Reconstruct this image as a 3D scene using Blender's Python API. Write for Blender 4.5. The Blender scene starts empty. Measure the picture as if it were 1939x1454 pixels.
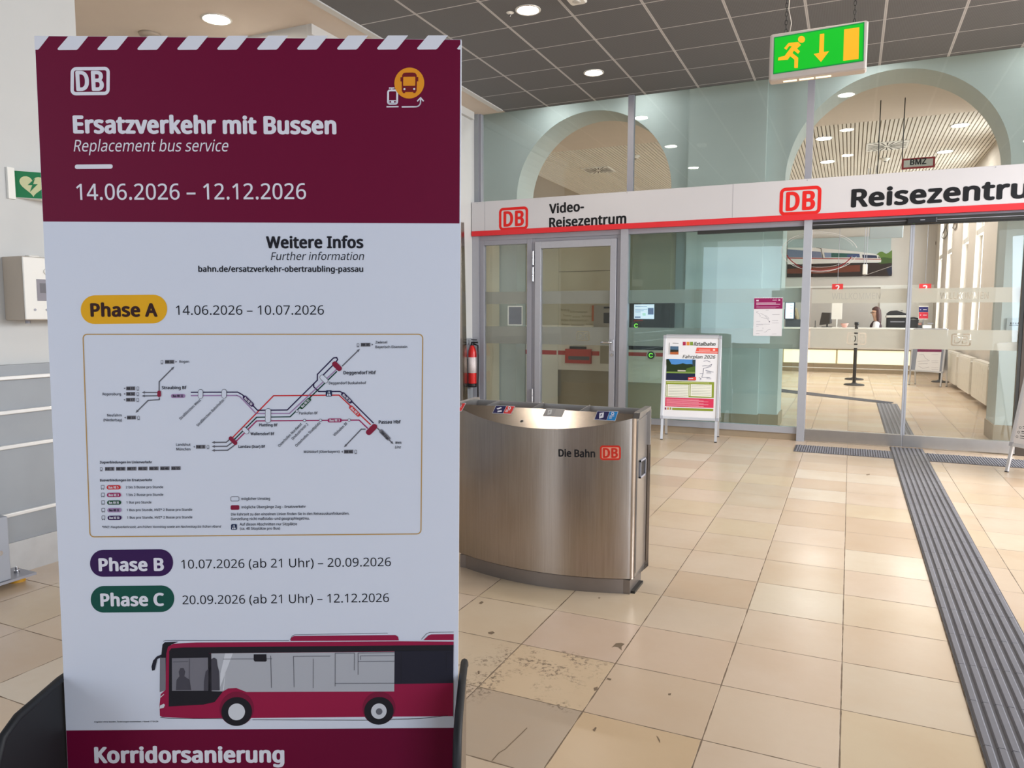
import bpy, bmesh, math, random, os
import numpy as np
from mathutils import Vector, Matrix

random.seed(7)
SC = bpy.context.scene
COL = SC.collection

# ------------------------------------------------------------------ camera
W, HPX, F = 1939.0, 1454.0, 1392.05
CAMZ = 1.335
YAW, PITCH, ROLL = 0.429841, -0.0911178, 0.0024497


def axes():
    cy, sy = math.cos(YAW), math.sin(YAW)
    r = np.array([cy, sy, 0.0]); f = np.array([-sy, cy, 0.0]); up = np.array([0, 0, 1.0])
    w = f * math.cos(PITCH) + up * math.sin(PITCH)
    u = up * math.cos(PITCH) - f * math.sin(PITCH)
    return r * math.cos(ROLL) + u * math.sin(ROLL), u * math.cos(ROLL) - r * math.sin(ROLL), w


R_, U_, W_ = axes()
C0 = np.array([0.0, 0.0, CAMZ])
cam = bpy.data.cameras.new('camera')
cam.sensor_fit = 'HORIZONTAL'; cam.sensor_width = 36.0; cam.lens = F / W * 36.0
cam.clip_start = 0.05; cam.clip_end = 200
camo = bpy.data.objects.new('camera', cam); COL.objects.link(camo)
M = Matrix.Identity(4)
for i in range(3):
    M[i][0], M[i][1], M[i][2], M[i][3] = R_[i], U_[i], -W_[i], C0[i]
camo.matrix_world = M
SC.camera = camo

# ------------------------------------------------------------------ world, daylight, exposure
SC.view_settings.view_transform = 'Standard'
SC.view_settings.look = 'None'
SC.view_settings.gamma = 1.0
SC.view_settings.use_curve_mapping = False
SC.view_settings.exposure = -0.08
world = bpy.data.worlds.new('daylight'); SC.world = world; world.use_nodes = True
bg = world.node_tree.nodes['Background']
bg.inputs[0].default_value = (0.93, 0.96, 1.0, 1); bg.inputs[1].default_value = 1.5


def area(name, loc, aim, sx, sy, power, color):
    l = bpy.data.lights.new(name, 'AREA'); l.shape = 'RECTANGLE'; l.size = sx; l.size_y = sy
    l.energy = power; l.color = color
    o = bpy.data.objects.new(name, l); COL.objects.link(o); o.location = loc
    o.rotation_euler = (Vector(aim) - Vector(loc)).to_track_quat('-Z', 'Y').to_euler()
    return o


DAY = (0.93, 0.96, 1.0)
# daylight falling in through the hall's big entrance glazing (right side and behind) and the ticket office windows
ent = area('entrance_daylight', (5.7, 5.6, 2.9), (2.0, 6.0, 0.0), 5.0, 2.2, 445, DAY)
ent.data.spread = math.radians(125)
area('rear_daylight', (4.5, -3.5, 1.9), (-0.5, 1.8, 1.3), 2.6, 2.8, 185, (0.70, 0.83, 1.0))
area('rear_daylight_left', (-2.7, -3.5, 1.9), (-1.2, 2.0, 1.3), 2.0, 2.6, 46, (0.70, 0.83, 1.0))

SC.cycles.max_bounces = 8
SC.cycles.diffuse_bounces = 4
SC.cycles.glossy_bounces = 4
SC.cycles.transparent_max_bounces = 16
SC.cycles.use_adaptive_sampling = True
SC.cycles.adaptive_threshold = 0.02
SC.cycles.sample_clamp_indirect = 6.0
SC.cycles.caustics_reflective = False
SC.cycles.caustics_refractive = False
SC.cycles.use_denoising = True


# ------------------------------------------------------------------ picture measuring helpers
def ray(x, y):
    return R_ * (x - 969.5) / F - U_ * (y - 727.0) / F + W_


def on(x, y, ax, v):
    q = ray(x, y)
    return C0 + q * ((v - C0[ax]) / q[ax])


def onplane(x, y, O, n):
    q = ray(x, y)
    return C0 + q * (np.dot(O - C0, n) / np.dot(q, n))


# ------------------------------------------------------------------ materials
def srgb(h):
    h = h.lstrip('#')
    out = []
    for i in (0, 2, 4):
        c = int(h[i:i + 2], 16) / 255.0
        out.append(c / 12.92 if c <= 0.04045 else ((c + 0.055) / 1.055) ** 2.4)
    return tuple(out) + (1.0,)


MATS = {}


def mat(name, color, rough=0.55, metal=0.0, noise=0.05, scale=12.0, spec=0.5, emit=None, estr=0.0, bump=0.0, aniso=None):
    m = bpy.data.materials.new(name); m.use_nodes = True
    nt = m.node_tree; b = nt.nodes['Principled BSDF']
    c = srgb(color) if isinstance(color, str) else color
    b.inputs['Base Color'].default_value = c
    b.inputs['Roughness'].default_value = rough
    b.inputs['Metallic'].default_value = metal
    b.inputs['Specular IOR Level'].default_value = spec
    if noise > 0:
        tc = nt.nodes.new('ShaderNodeTexCoord')
        nz = nt.nodes.new('ShaderNodeTexNoise'); nz.inputs['Scale'].default_value = scale; nz.inputs['Detail'].default_value = 4
        if aniso:
            mp = nt.nodes.new('ShaderNodeMapping'); mp.inputs['Scale'].default_value = aniso
            nt.links.new(tc.outputs['Object'], mp.inputs[0]); nt.links.new(mp.outputs[0], nz.inputs['Vector'])
        else:
            nt.links.new(tc.outputs['Object'], nz.inputs['Vector'])
        mx = nt.nodes.new('ShaderNodeMix'); mx.data_type = 'RGBA'
        mx.inputs[6].default_value = tuple(v * (1 - noise) for v in c[:3]) + (1,)
        mx.inputs[7].default_value = tuple(min(1, v * (1 + noise)) for v in c[:3]) + (1,)
        nt.links.new(nz.outputs[0], mx.inputs[0]); nt.links.new(mx.outputs[2], b.inputs['Base Color'])
        if bump > 0:
            bp = nt.nodes.new('ShaderNodeBump'); bp.inputs['Strength'].default_value = bump; bp.inputs['Distance'].default_value = 0.01
            nt.links.new(nz.outputs[0], bp.inputs['Height']); nt.links.new(bp.outputs[0], b.inputs['Normal'])
    if emit:
        b.inputs['Emission Color'].default_value = srgb(emit) if isinstance(emit, str) else emit
        b.inputs['Emission Strength'].default_value = estr
    MATS[name] = m
    return m


def ink(h):
    k = 'ink_' + h
    return MATS.get(k) or mat(k, h, 0.6, 0, 0.0, spec=0.3)


class NG:
    """tiny node-math helper"""
    def __init__(s, m):
        s.nt = m.node_tree

    def put(s, sock, v):
        if isinstance(v, (int, float)):
            sock.default_value = v
        else:
            s.nt.links.new(v, sock)

    def m(s, op, a, b=0.0, c=0.0):
        n = s.nt.nodes.new('ShaderNodeMath'); n.operation = op
        s.put(n.inputs[0], a); s.put(n.inputs[1], b); s.put(n.inputs[2], c)
        return n.outputs[0]

    def mix(s, f, a, b):
        n = s.nt.nodes.new('ShaderNodeMix'); n.data_type = 'RGBA'
        s.put(n.inputs[0], f)
        for k, v in ((6, a), (7, b)):
            if isinstance(v, tuple):
                n.inputs[k].default_value = v
            else:
                s.nt.links.new(v, n.inputs[k])
        return n.outputs[2]

    def noise(s, vec, scale, detail=4, rough=0.55):
        n = s.nt.nodes.new('ShaderNodeTexNoise'); n.inputs['Scale'].default_value = scale
        n.inputs['Detail'].default_value = detail; n.inputs['Roughness'].default_value = rough
        s.nt.links.new(vec, n.inputs['Vector'])
        return n.outputs[0]

    def pos(s):
        g = s.nt.nodes.new('ShaderNodeNewGeometry'); x = s.nt.nodes.new('ShaderNodeSeparateXYZ')
        s.nt.links.new(g.outputs['Position'], x.inputs[0])
        return g.outputs['Position'], x.outputs[0], x.outputs[1], x.outputs[2]

    def smooth(s, v, a, b):
        n = s.nt.nodes.new('ShaderNodeMapRange'); n.interpolation_type = 'SMOOTHSTEP'
        s.put(n.inputs[0], v); n.inputs[1].default_value = a; n.inputs[2].default_value = b
        return n.outputs[0]


def floor_material():
    m = bpy.data.materials.new('limestone_tiles'); m.use_nodes = True
    g = NG(m); b = m.node_tree.nodes['Principled BSDF']
    P, x, y, z = g.pos()
    px, py = 0.3985, 0.3845
    fx = g.m('DIVIDE', g.m('SUBTRACT', x, 0.023), px); fy = g.m('DIVIDE', g.m('SUBTRACT', y, 2.655), py)
    cx = g.m('FLOOR', fx); cy = g.m('FLOOR', fy)
    cb = m.node_tree.nodes.new('ShaderNodeCombineXYZ'); g.put(cb.inputs[0], cx); g.put(cb.inputs[1], cy)
    wn = m.node_tree.nodes.new('ShaderNodeTexWhiteNoise'); wn.noise_dimensions = '2D'
    m.node_tree.links.new(cb.outputs[0], wn.inputs['Vector'])
    cr = m.node_tree.nodes.new('ShaderNodeValToRGB'); cr.color_ramp.interpolation = 'LINEAR'
    e = cr.color_ramp.elements
    e[0].position = 0.0; e[0].color = srgb('#cdb296'); e[1].position = 1.0; e[1].color = srgb('#e0d1bd')
    for p_, c_ in ((0.2, '#d8c2a8'), (0.45, '#dac3ac'), (0.6, '#d6c0a0'), (0.78, '#cdb69e'), (0.9, '#dccbb2')):
        k = e.new(p_); k.color = srgb(c_)
    m.node_tree.links.new(wn.outputs[0], cr.inputs[0])
    base = cr.outputs[0]
    for (ix, iy, c_, f_) in ((-3, -2, '#b3a08b', .8), (-3, -1, '#d9bd98', .7), (-2, -2, '#d3b184', .6), (-3, 0, '#d3b6a0', .8), (-2, 0, '#d6b99f', .6), (-2, -1, '#d3b8a0', .6)):
        hit = g.m('MULTIPLY', g.m('COMPARE', cx, float(ix), 0.1), g.m('COMPARE', cy, float(iy), 0.1))
        base = g.mix(g.m('MULTIPLY', hit, f_), base, srgb(c_))
    n1 = g.noise(P, 2.3, 5); n2 = g.noise(P, 26, 5)
    col = g.mix(g.m('MULTIPLY', g.smooth(n1, 0.35, 0.75), 0.30), base, srgb('#c6a480'))
    col = g.mix(g.m('MULTIPLY', n2, 0.12), col, srgb('#b89a7c'))
    # worn, pitted stone on a couple of tiles, each patch where it lies on the floor
    pit = g.smooth(g.noise(P, 55, 6, 0.7), 0.50, 0.60)
    reg = None
    for (ax, ay, rx, ry) in ((-1.06, 2.50, 0.34, 0.20), (-1.22, 2.33, 0.20, 0.22), (-0.98, 2.62, 0.26, 0.07), (-0.86, 2.28, 0.12, 0.05)):
        d = g.m('SQRT', g.m('ADD', g.m('POWER', g.m('DIVIDE', g.m('SUBTRACT', x, ax), rx), 2), g.m('POWER', g.m('DIVIDE', g.m('SUBTRACT', y, ay), ry), 2)))
        k = g.m('SUBTRACT', 1.0, g.smooth(d, 0.4, 1.0))
        reg = k if reg is None else g.m('MAXIMUM', reg, k)
    blot = g.smooth(g.noise(P, 9, 3), 0.42, 0.6)
    stain = g.m('MULTIPLY', g.m('MULTIPLY', reg, pit), blot)
    col = g.mix(g.m('MULTIPLY', stain, 0.8), col, srgb('#6d5b48'))
    # joints
    wob = g.m('MULTIPLY', g.m('SUBTRACT', g.noise(P, 14, 3), 0.5), 0.006)
    dx = g.m('MULTIPLY', g.m('ABSOLUTE', g.m('SUBTRACT', g.m('FRACT', g.m('ADD', fx, 0.5)), 0.5)), px)
    dy = g.m('MULTIPLY', g.m('ABSOLUTE', g.m('SUBTRACT', g.m('FRACT', g.m('ADD', fy, 0.5)), 0.5)), py)
    dd = g.m('ADD', g.m('MINIMUM', dx, dy), wob)
    grout = g.m('SUBTRACT', 1.0, g.smooth(dd, 0.0012, 0.0030))
    col = g.mix(grout, col, srgb('#7d6852'))
    m.node_tree.links.new(col, b.inputs['Base Color'])
    rg = g.m('ADD', 0.27, g.m('MULTIPLY', grout, 0.35))
    m.node_tree.links.new(rg, b.inputs['Roughness'])
    b.inputs['Specular IOR Level'].default_value = 0.62
    bp = m.node_tree.nodes.new('ShaderNodeBump'); bp.inputs['Strength'].default_value = 0.35; bp.inputs['Distance'].default_value = 0.004
    m.node_tree.links.new(g.m('SUBTRACT', 1.0, g.m('MAXIMUM', grout, g.m('MULTIPLY', stain, 0.5))), bp.inputs['Height'])
    m.node_tree.links.new(bp.outputs[0], b.inputs['Normal'])
    return m


def ceiling_material():
    m = bpy.data.materials.new('dark_ceiling_tiles'); m.use_nodes = True
    g = NG(m); b = m.node_tree.nodes['Principled BSDF']
    P, x, y, z = g.pos()
    px, py = 0.6045, 0.5865
    fx = g.m('DIVIDE', g.m('SUBTRACT', x, 0.165), px); fy = g.m('DIVIDE', g.m('SUBTRACT', y, 7.33), py)
    dx = g.m('MULTIPLY', g.m('ABSOLUTE', g.m('SUBTRACT', g.m('FRACT', g.m('ADD', fx, 0.5)), 0.5)), px)
    dy = g.m('MULTIPLY', g.m('ABSOLUTE', g.m('SUBTRACT', g.m('FRACT', g.m('ADD', fy, 0.5)), 0.5)), py)
    lx = g.m('SUBTRACT', 1.0, g.smooth(dx, 0.010, 0.013)); gap = g.m('SUBTRACT', 1.0, g.smooth(dx, 0.001, 0.003))
    ly = g.m('SUBTRACT', 1.0, g.smooth(dy, 0.0055, 0.0075))
    stripe = g.m('ADD', 0.5, g.m('MULTIPLY', g.m('SINE', g.m('MULTIPLY', x, 2 * math.pi / 0.0125)), 0.5))
    n = g.noise(P, 3.0, 3)
    col = g.mix(g.m('MULTIPLY', stripe, 0.55), srgb('#646465'), srgb('#7d7d7f'))
    col = g.mix(g.m('MULTIPLY', n, 0.25), col, srgb('#636364'))
    line = g.m('MAXIMUM', g.m('SUBTRACT', lx, g.m('MULTIPLY', gap, 0.5)), ly)
    col = g.mix(line, col, srgb('#c6c4c3'))
    m.node_tree.links.new(col, b.inputs['Base Color'])
    b.inputs['Roughness'].default_value = 0.75
    return m


def glass_material(name, tint, refl=1.0):
    m = bpy.data.materials.new(name); m.use_nodes = True
    nt = m.node_tree; nt.nodes.clear()
    out = nt.nodes.new('ShaderNodeOutputMaterial'); tr = nt.nodes.new('ShaderNodeBsdfTransparent'); gl = nt.nodes.new('ShaderNodeBsdfGlossy')
    tr.inputs[0].default_value = tint; gl.inputs[0].default_value = (0.95, 1.0, 0.98, 1); gl.inputs['Roughness'].default_value = 0.012
    fr = nt.nodes.new('ShaderNodeFresnel'); ge = nt.nodes.new('ShaderNodeNewGeometry')
    g = NG(m); nt.links.new(g.m('SUBTRACT', 1.52, g.m('MULTIPLY', ge.outputs['Backfacing'], 1.52 - 1 / 1.52)), fr.inputs[0]); f = g.m('MULTIPLY', fr.outputs[0], refl)
    mx = nt.nodes.new('ShaderNodeMixShader')
    nt.links.new(f, mx.inputs[0]); nt.links.new(tr.outputs[0], mx.inputs[1]); nt.links.new(gl.outputs[0], mx.inputs[2]); nt.links.new(mx.outputs[0], out.inputs[0])
    MATS[name] = m
    return m


def film_material(name, color, opac):
    m = bpy.data.materials.new(name); m.use_nodes = True
    nt = m.node_tree; nt.nodes.clear()
    out = nt.nodes.new('ShaderNodeOutputMaterial'); tr = nt.nodes.new('ShaderNodeBsdfTransparent')
    df = nt.nodes.new('ShaderNodeBsdfDiffuse'); tl = nt.nodes.new('ShaderNodeBsdfTranslucent')
    nz = nt.nodes.new('ShaderNodeTexNoise'); nz.inputs['Scale'].default_value = 400
    g = NG(m); c = g.mix(nz.outputs[0], tuple(v * .97 for v in srgb(color)[:3]) + (1,), srgb(color))
    nt.links.new(c, df.inputs[0]); nt.links.new(c, tl.inputs[0])
    a = nt.nodes.new('ShaderNodeMixShader'); a.inputs[0].default_value = 0.5
    nt.links.new(df.outputs[0], a.inputs[1]); nt.links.new(tl.outputs[0], a.inputs[2])
    mx = nt.nodes.new('ShaderNodeMixShader'); mx.inputs[0].default_value = opac
    nt.links.new(tr.outputs[0], mx.inputs[1]); nt.links.new(a.outputs[0], mx.inputs[2]); nt.links.new(mx.outputs[0], out.inputs[0])
    MATS[name] = m
    return m


def steel_material():
    m = bpy.data.materials.new('brushed_steel'); m.use_nodes = True
    g = NG(m); b = m.node_tree.nodes['Principled BSDF']
    tc = m.node_tree.nodes.new('ShaderNodeTexCoord'); mp = m.node_tree.nodes.new('ShaderNodeMapping')
    mp.inputs['Scale'].default_value = (60, 60, 1.2)
    m.node_tree.links.new(tc.outputs['Object'], mp.inputs[0])
    n = g.noise(mp.outputs[0], 3.0, 5); n2 = g.noise(tc.outputs['Object'], 2.2, 3)
    col = g.mix(n, srgb('#998e83'), srgb('#b8ada3'))
    m.node_tree.links.new(col, b.inputs['Base Color'])
    b.inputs['Metallic'].default_value = 1.0
    m.node_tree.links.new(g.m('ADD', 0.13, g.m('ADD', g.m('MULTIPLY', n, 0.10), g.m('MULTIPLY', n2, 0.10))), b.inputs['Roughness'])
    MATS['steel'] = m
    return m


STEEL2 = mat('side_steel', '#bdb9b6', 0.30, 0.95, 0.06, 14)
FLOORM = floor_material(); CEILM = ceiling_material()
GLASS = glass_material('clear_glass', (0.965, 0.985, 0.978, 1), 0.9)
GLASSU = glass_material('upper_glass', (0.935, 0.962, 0.950, 1), 1.1)
FILM2 = film_material('frosted_film_doors', '#efe7dc', 0.92)  # whiter copy of the frosted film; office backlight put into its colour
GLASSG = glass_material('green_tinted_glass', (0.88, 0.972, 0.965, 1), 1.0)
PANE = glass_material('window_pane_glass', (0.97, 0.98, 0.98, 1), 0.8)
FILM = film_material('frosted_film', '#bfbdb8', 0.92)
STEEL = steel_material()
WHITEW = mat('white_plaster', '#d2d2d0', 0.8, 0, 0.03, 5, bump=0.05)
BEIGEW = mat('beige_plaster', '#d8cabc', 0.8, 0, 0.03, 5)
OFFICEW = mat('office_wall_paint', '#d9cfc4', 0.75, 0, 0.02, 4)
GREENW = mat('pier_plaster', '#c8d0cd', 0.8, 0, 0.03, 4)
ALU = mat('anodised_aluminium', '#b9bac2', 0.42, 0.55, 0.04, 30)
ALUD = mat('grey_frame_paint', '#9d9da6', 0.45, 0.15, 0.03, 20)
ALUL = mat('pale_aluminium', '#b4b7bf', 0.4, 0.3, 0.03, 20)
DARKM = mat('dark_door_rail', '#3b3a37', 0.4, 0.5, 0.05, 20)
BLACK = mat('black_plastic', '#17171b', 0.45, 0, 0.1, 30)
RUBBER = mat('black_rubber', '#141519', 0.6, 0, 0.15, 40)
SIGNW = mat('white_sign_panel', '#d2d0d3', 0.4, 0, 0.01, 4)
SIGNR = mat('red_stripe', '#e0272f', 0.4, 0, 0.02, 8)
WHITEP = mat('white_lacquer', '#ece9e2', 0.35, 0, 0.02, 6)
CREAM = mat('cream_laminate', '#e2d6bb', 0.4, 0, 0.03, 5)
TAUPE = mat('taupe_laminate', '#a99b7f', 0.45, 0, 0.03, 5)
GREYCL = mat('grey_cladding', '#9a9ea3', 0.5, 0.1, 0.07, 6)
GALV = mat('galvanised_sheet', '#c9cacc', 0.35, 0.35, 0.10, 14)
STONE = mat('stone_skirting', '#a4937c', 0.5, 0, 0.12, 7)
TACT = mat('grey_tactile_paving', '#5c5a5f', 0.55, 0, 0.14, 9)
LAMP = mat('lamp_diffuser', '#ffffff', 0.5, 0, 0, emit=(1.0, 0.91, 0.80, 1), estr=135.0)
LAMPO = mat('office_lamp_diffuser', '#ffffff', 0.5, 0, 0, emit=(1.0, 0.965, 0.94, 1), estr=185.0)
FILLV = mat('vestibule_fill_glow', '#ffffff', 0.5, 0, 0, emit=(0.95, 0.98, 1.0, 1), estr=110.0)  # glow of the added vestibule fill lights
LAMPR = mat('lamp_ring', '#d8d4cc', 0.35, 0.4, 0.03)
CHROME = mat('chrome', '#cfcfd2', 0.15, 1.0, 0.03)
SKIN = mat('skin', '#d9a98c', 0.55, 0, 0.04, 20)


# ------------------------------------------------------------------ object helpers
def tag(o, label=None, cat=None, group=None, kind=None):
    for k, v in (('label', label), ('category', cat), ('group', group), ('kind', kind)):
        if v:
            o[k] = v
    return o


ROOTS = {}


def thing(name, label, cat, loc=(0, 0, 0), group=None):
    o = bpy.data.objects.new(name, None); COL.objects.link(o); o.location = loc
    o.empty_display_size = 0.1
    ROOTS[o.name] = Vector(loc)
    return tag(o, label, cat, group)


def struct(name, label=None, loc=(0, 0, 0)):
    o = bpy.data.objects.new(name, None); COL.objects.link(o); o.location = loc
    ROOTS[o.name] = Vector(loc)
    return tag(o, label, None, None, 'structure')


def origin_of(o):
    v = Vector((0, 0, 0))
    while o is not None:
        v += o.location; o = o.parent
    return v


class MB:
    """collects shapes in world space (through an optional matrix) and links them as ONE mesh object"""
    def __init__(s, mx=None):
        s.v = []; s.f = []; s.mi = []; s.mats = []; s.sm = []; s.mx = mx

    def slot(s, m):
        if m not in s.mats:
            s.mats.append(m)
        return s.mats.index(m)

    def add(s, vs, fs, m, smooth=False):
        b = len(s.v); k = s.slot(m)
        for p in vs:
            p = Vector(p)
            s.v.append(s.mx @ p if s.mx is not None else p)
        for f in fs:
            s.f.append([b + i for i in f]); s.mi.append(k); s.sm.append(smooth)
        return s

    def box(s, x0, x1, y0, y1, z0, z1, m):
        vs = [(x, y, z) for z in (z0, z1) for y in (y0, y1) for x in (x0, x1)]
        return s.add(vs, [(0, 2, 3, 1), (4, 5, 7, 6), (0, 1, 5, 4), (2, 6, 7, 3), (0, 4, 6, 2), (1, 3, 7, 5)], m)

    def rbox(s, x0, x1, y0, y1, z0, z1, m, r=0.01, seg=3):
        """box with vertical edges rounded and a small top/bottom chamfer"""
        pts = []
        for (cx, cy, a0) in ((x1 - r, y1 - r, 0), (x0 + r, y1 - r, 90), (x0 + r, y0 + r, 180), (x1 - r, y0 + r, 270)):
            for i in range(seg + 1):
                a = math.radians(a0 + 90.0 * i / seg); pts.append((cx + r * math.cos(a), cy + r * math.sin(a)))
        n = len(pts); c = min(r * 0.5, (z1 - z0) * 0.3)
        mx_, my_ = (x0 + x1) / 2, (y0 + y1) / 2
        rings = []
        for z, k in ((z0, 1), (z0 + c, 0), (z1 - c, 0), (z1, 1)):
            rings.append([(p[0] + (c if p[0] < mx_ else -c) * k, p[1] + (c if p[1] < my_ else -c) * k, z) for p in pts])
        vs = [p for rg in rings for p in rg]
        fs = []
        for j in range(3):
            for i in range(n):
                fs.append((j * n + i, j * n + (i + 1) % n, (j + 1) * n + (i + 1) % n, (j + 1) * n + i))
        fs.append(tuple(reversed(range(n)))); fs.append(tuple(3 * n + i for i in range(n)))
        return s.add(vs, fs, m)

    def prism(s, pts, d, m):
        """polygon of 3D points extruded by vector d"""
        n = len(pts); d = Vector(d)
        vs = [Vector(p) for p in pts] + [Vector(p) + d for p in pts]
        fs = [tuple(range(n)), tuple(reversed(range(n, 2 * n)))] + [(i, i + n, (i + 1) % n + n, (i + 1) % n) for i in range(n)]
        return s.add(vs, fs, m)

    def cyl(s, a, b, r, m, n=16, r2=None, caps=True, smooth=True):
        a = Vector(a); b = Vector(b); d = (b - a)
        q = d.to_track_quat('Z', 'Y'); r2 = r if r2 is None else r2
        vs = []
        for p, rr in ((a, r), (b, r2)):
            for i in range(n):
                t = 2 * math.pi * i / n
                vs.append(p + q @ Vector((rr * math.cos(t), rr * math.sin(t), 0)))
        s.add(vs, [(i, (i + 1) % n, (i + 1) % n + n, i + n) for i in range(n)], m, smooth)
        if caps:
            s.add(vs[:n], [tuple(reversed(range(n)))], m); s.add(vs[n:], [tuple(range(n))], m)
        return s

    def tube(s, pts, r, m, n=8, closed=False):
        pts = [Vector(p) for p in pts]; N = len(pts); vs = []
        up = None
        for i, p in enumerate(pts):
            if closed:
                d = pts[(i + 1) % N] - pts[i - 1]
            else:
                d = pts[min(i + 1, N - 1)] - pts[max(i - 1, 0)]
            d.normalize()
            if up is None:
                up = Vector((0, 0, 1)) if abs(d.z) < 0.9 else Vector((1, 0, 0))
            sx = d.cross(up).normalized(); up = sx.cross(d).normalized()
            for k in range(n):
                t = 2 * math.pi * k / n; vs.append(p + (sx * math.cos(t) + up * math.sin(t)) * r)
        fs = []
        for i in range(N if closed else N - 1):
            for k in range(n):
                j = (i + 1) % N
                fs.append((i * n + k, i * n + (k + 1) % n, j * n + (k + 1) % n, j * n + k))
        if not closed:
            fs.append(tuple(reversed(range(n)))); fs.append(tuple((N - 1) * n + k for k in range(n)))
        return s.add(vs, fs, m, True)

    def lathe(s, c, prof, m, n=24, smooth=True):
        c = Vector(c); vs = []
        for (r, z) in prof:
            for i in range(n):
                t = 2 * math.pi * i / n; vs.append(c + Vector((r * math.cos(t), r * math.sin(t), z)))
        fs = []
        for j in range(len(prof) - 1):
            for i in range(n):
                fs.append((j * n + i, j * n + (i + 1) % n, (j + 1) * n + (i + 1) % n, (j + 1) * n + i))
        fs.append(tuple(reversed(range(n)))); fs.append(tuple((len(prof) - 1) * n + i for i in range(n)))
        return s.add(vs, fs, m, smooth)

    def ball(s, c, rx, ry, rz, m, n=14, k=9):
        vs = []; c = Vector(c)
        for j in range(k + 1):
            t = math.pi * j / k
            for i in range(n):
                a = 2 * math.pi * i / n
                vs.append(c + Vector((rx * math.sin(t) * math.cos(a), ry * math.sin(t) * math.sin(a), rz * math.cos(t))))
        fs = [(j * n + i, (j + 1) * n + i, (j + 1) * n + (i + 1) % n, j * n + (i + 1) % n) for j in range(k) for i in range(n)]
        return s.add(vs, fs, m, True)

    def build(s, name, parent=None, label=None, cat=None, group=None, kind=None, bevel=0.0):
        me = bpy.data.meshes.new(name)
        o0 = origin_of(parent) if parent is not None else Vector((0, 0, 0))
        if parent is None and cat:
            xs = [p.x for p in s.v]; ys = [p.y for p in s.v]; zs = [p.z for p in s.v]
            o0 = Vector(((min(xs) + max(xs)) / 2, (min(ys) + max(ys)) / 2, min(zs)))
        me.from_pydata([tuple(p - o0) for p in s.v], [], s.f)
        for m in s.mats:
            me.materials.append(m)
        me.polygons.foreach_set('material_index', s.mi)
        me.polygons.foreach_set('use_smooth', s.sm)
        me.update()
        o = bpy.data.objects.new(name, me); COL.objects.link(o)
        if parent is not None:
            o.parent = parent
        else:
            o.location = o0
        if bevel > 0:
            b = o.modifiers.new('edge', 'BEVEL'); b.width = bevel; b.segments = 2; b.limit_method = 'ANGLE'; b.angle_limit = math.radians(40)
        return tag(o, label, cat, group, kind)


# ------------------------------------------------------------------ lettering
def load_font():
    try:
        p = os.path.join(bpy.utils.system_resource('DATAFILES'), 'fonts', 'NotoSansHebrew-Regular.woff2')
        return bpy.data.fonts.load(p)
    except Exception:
        return None


FONT = load_font()
_tc = {}


def glyphs(body, res=2, space=1.0):
    """triangulated outline of a line of text at size 1, baseline on y = 0"""
    k = (body, res, space)
    if k in _tc:
        return _tc[k]
    c = bpy.data.curves.new('t', 'FONT'); c.body = body; c.resolution_u = res; c.space_character = space
    if FONT:
        c.font = FONT
    o = bpy.data.objects.new('t', c); COL.objects.link(o)
    dg = bpy.context.evaluated_depsgraph_get(); dg.update()
    ev = o.evaluated_get(dg); me = ev.to_mesh()
    v = [(p.co.x, p.co.y) for p in me.vertices]; f = [tuple(q.vertices) for q in me.polygons]
    ev.to_mesh_clear()
    bpy.data.objects.remove(o); bpy.data.curves.remove(c)
    _tc[k] = (v, f)
    return _tc[k]


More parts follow.
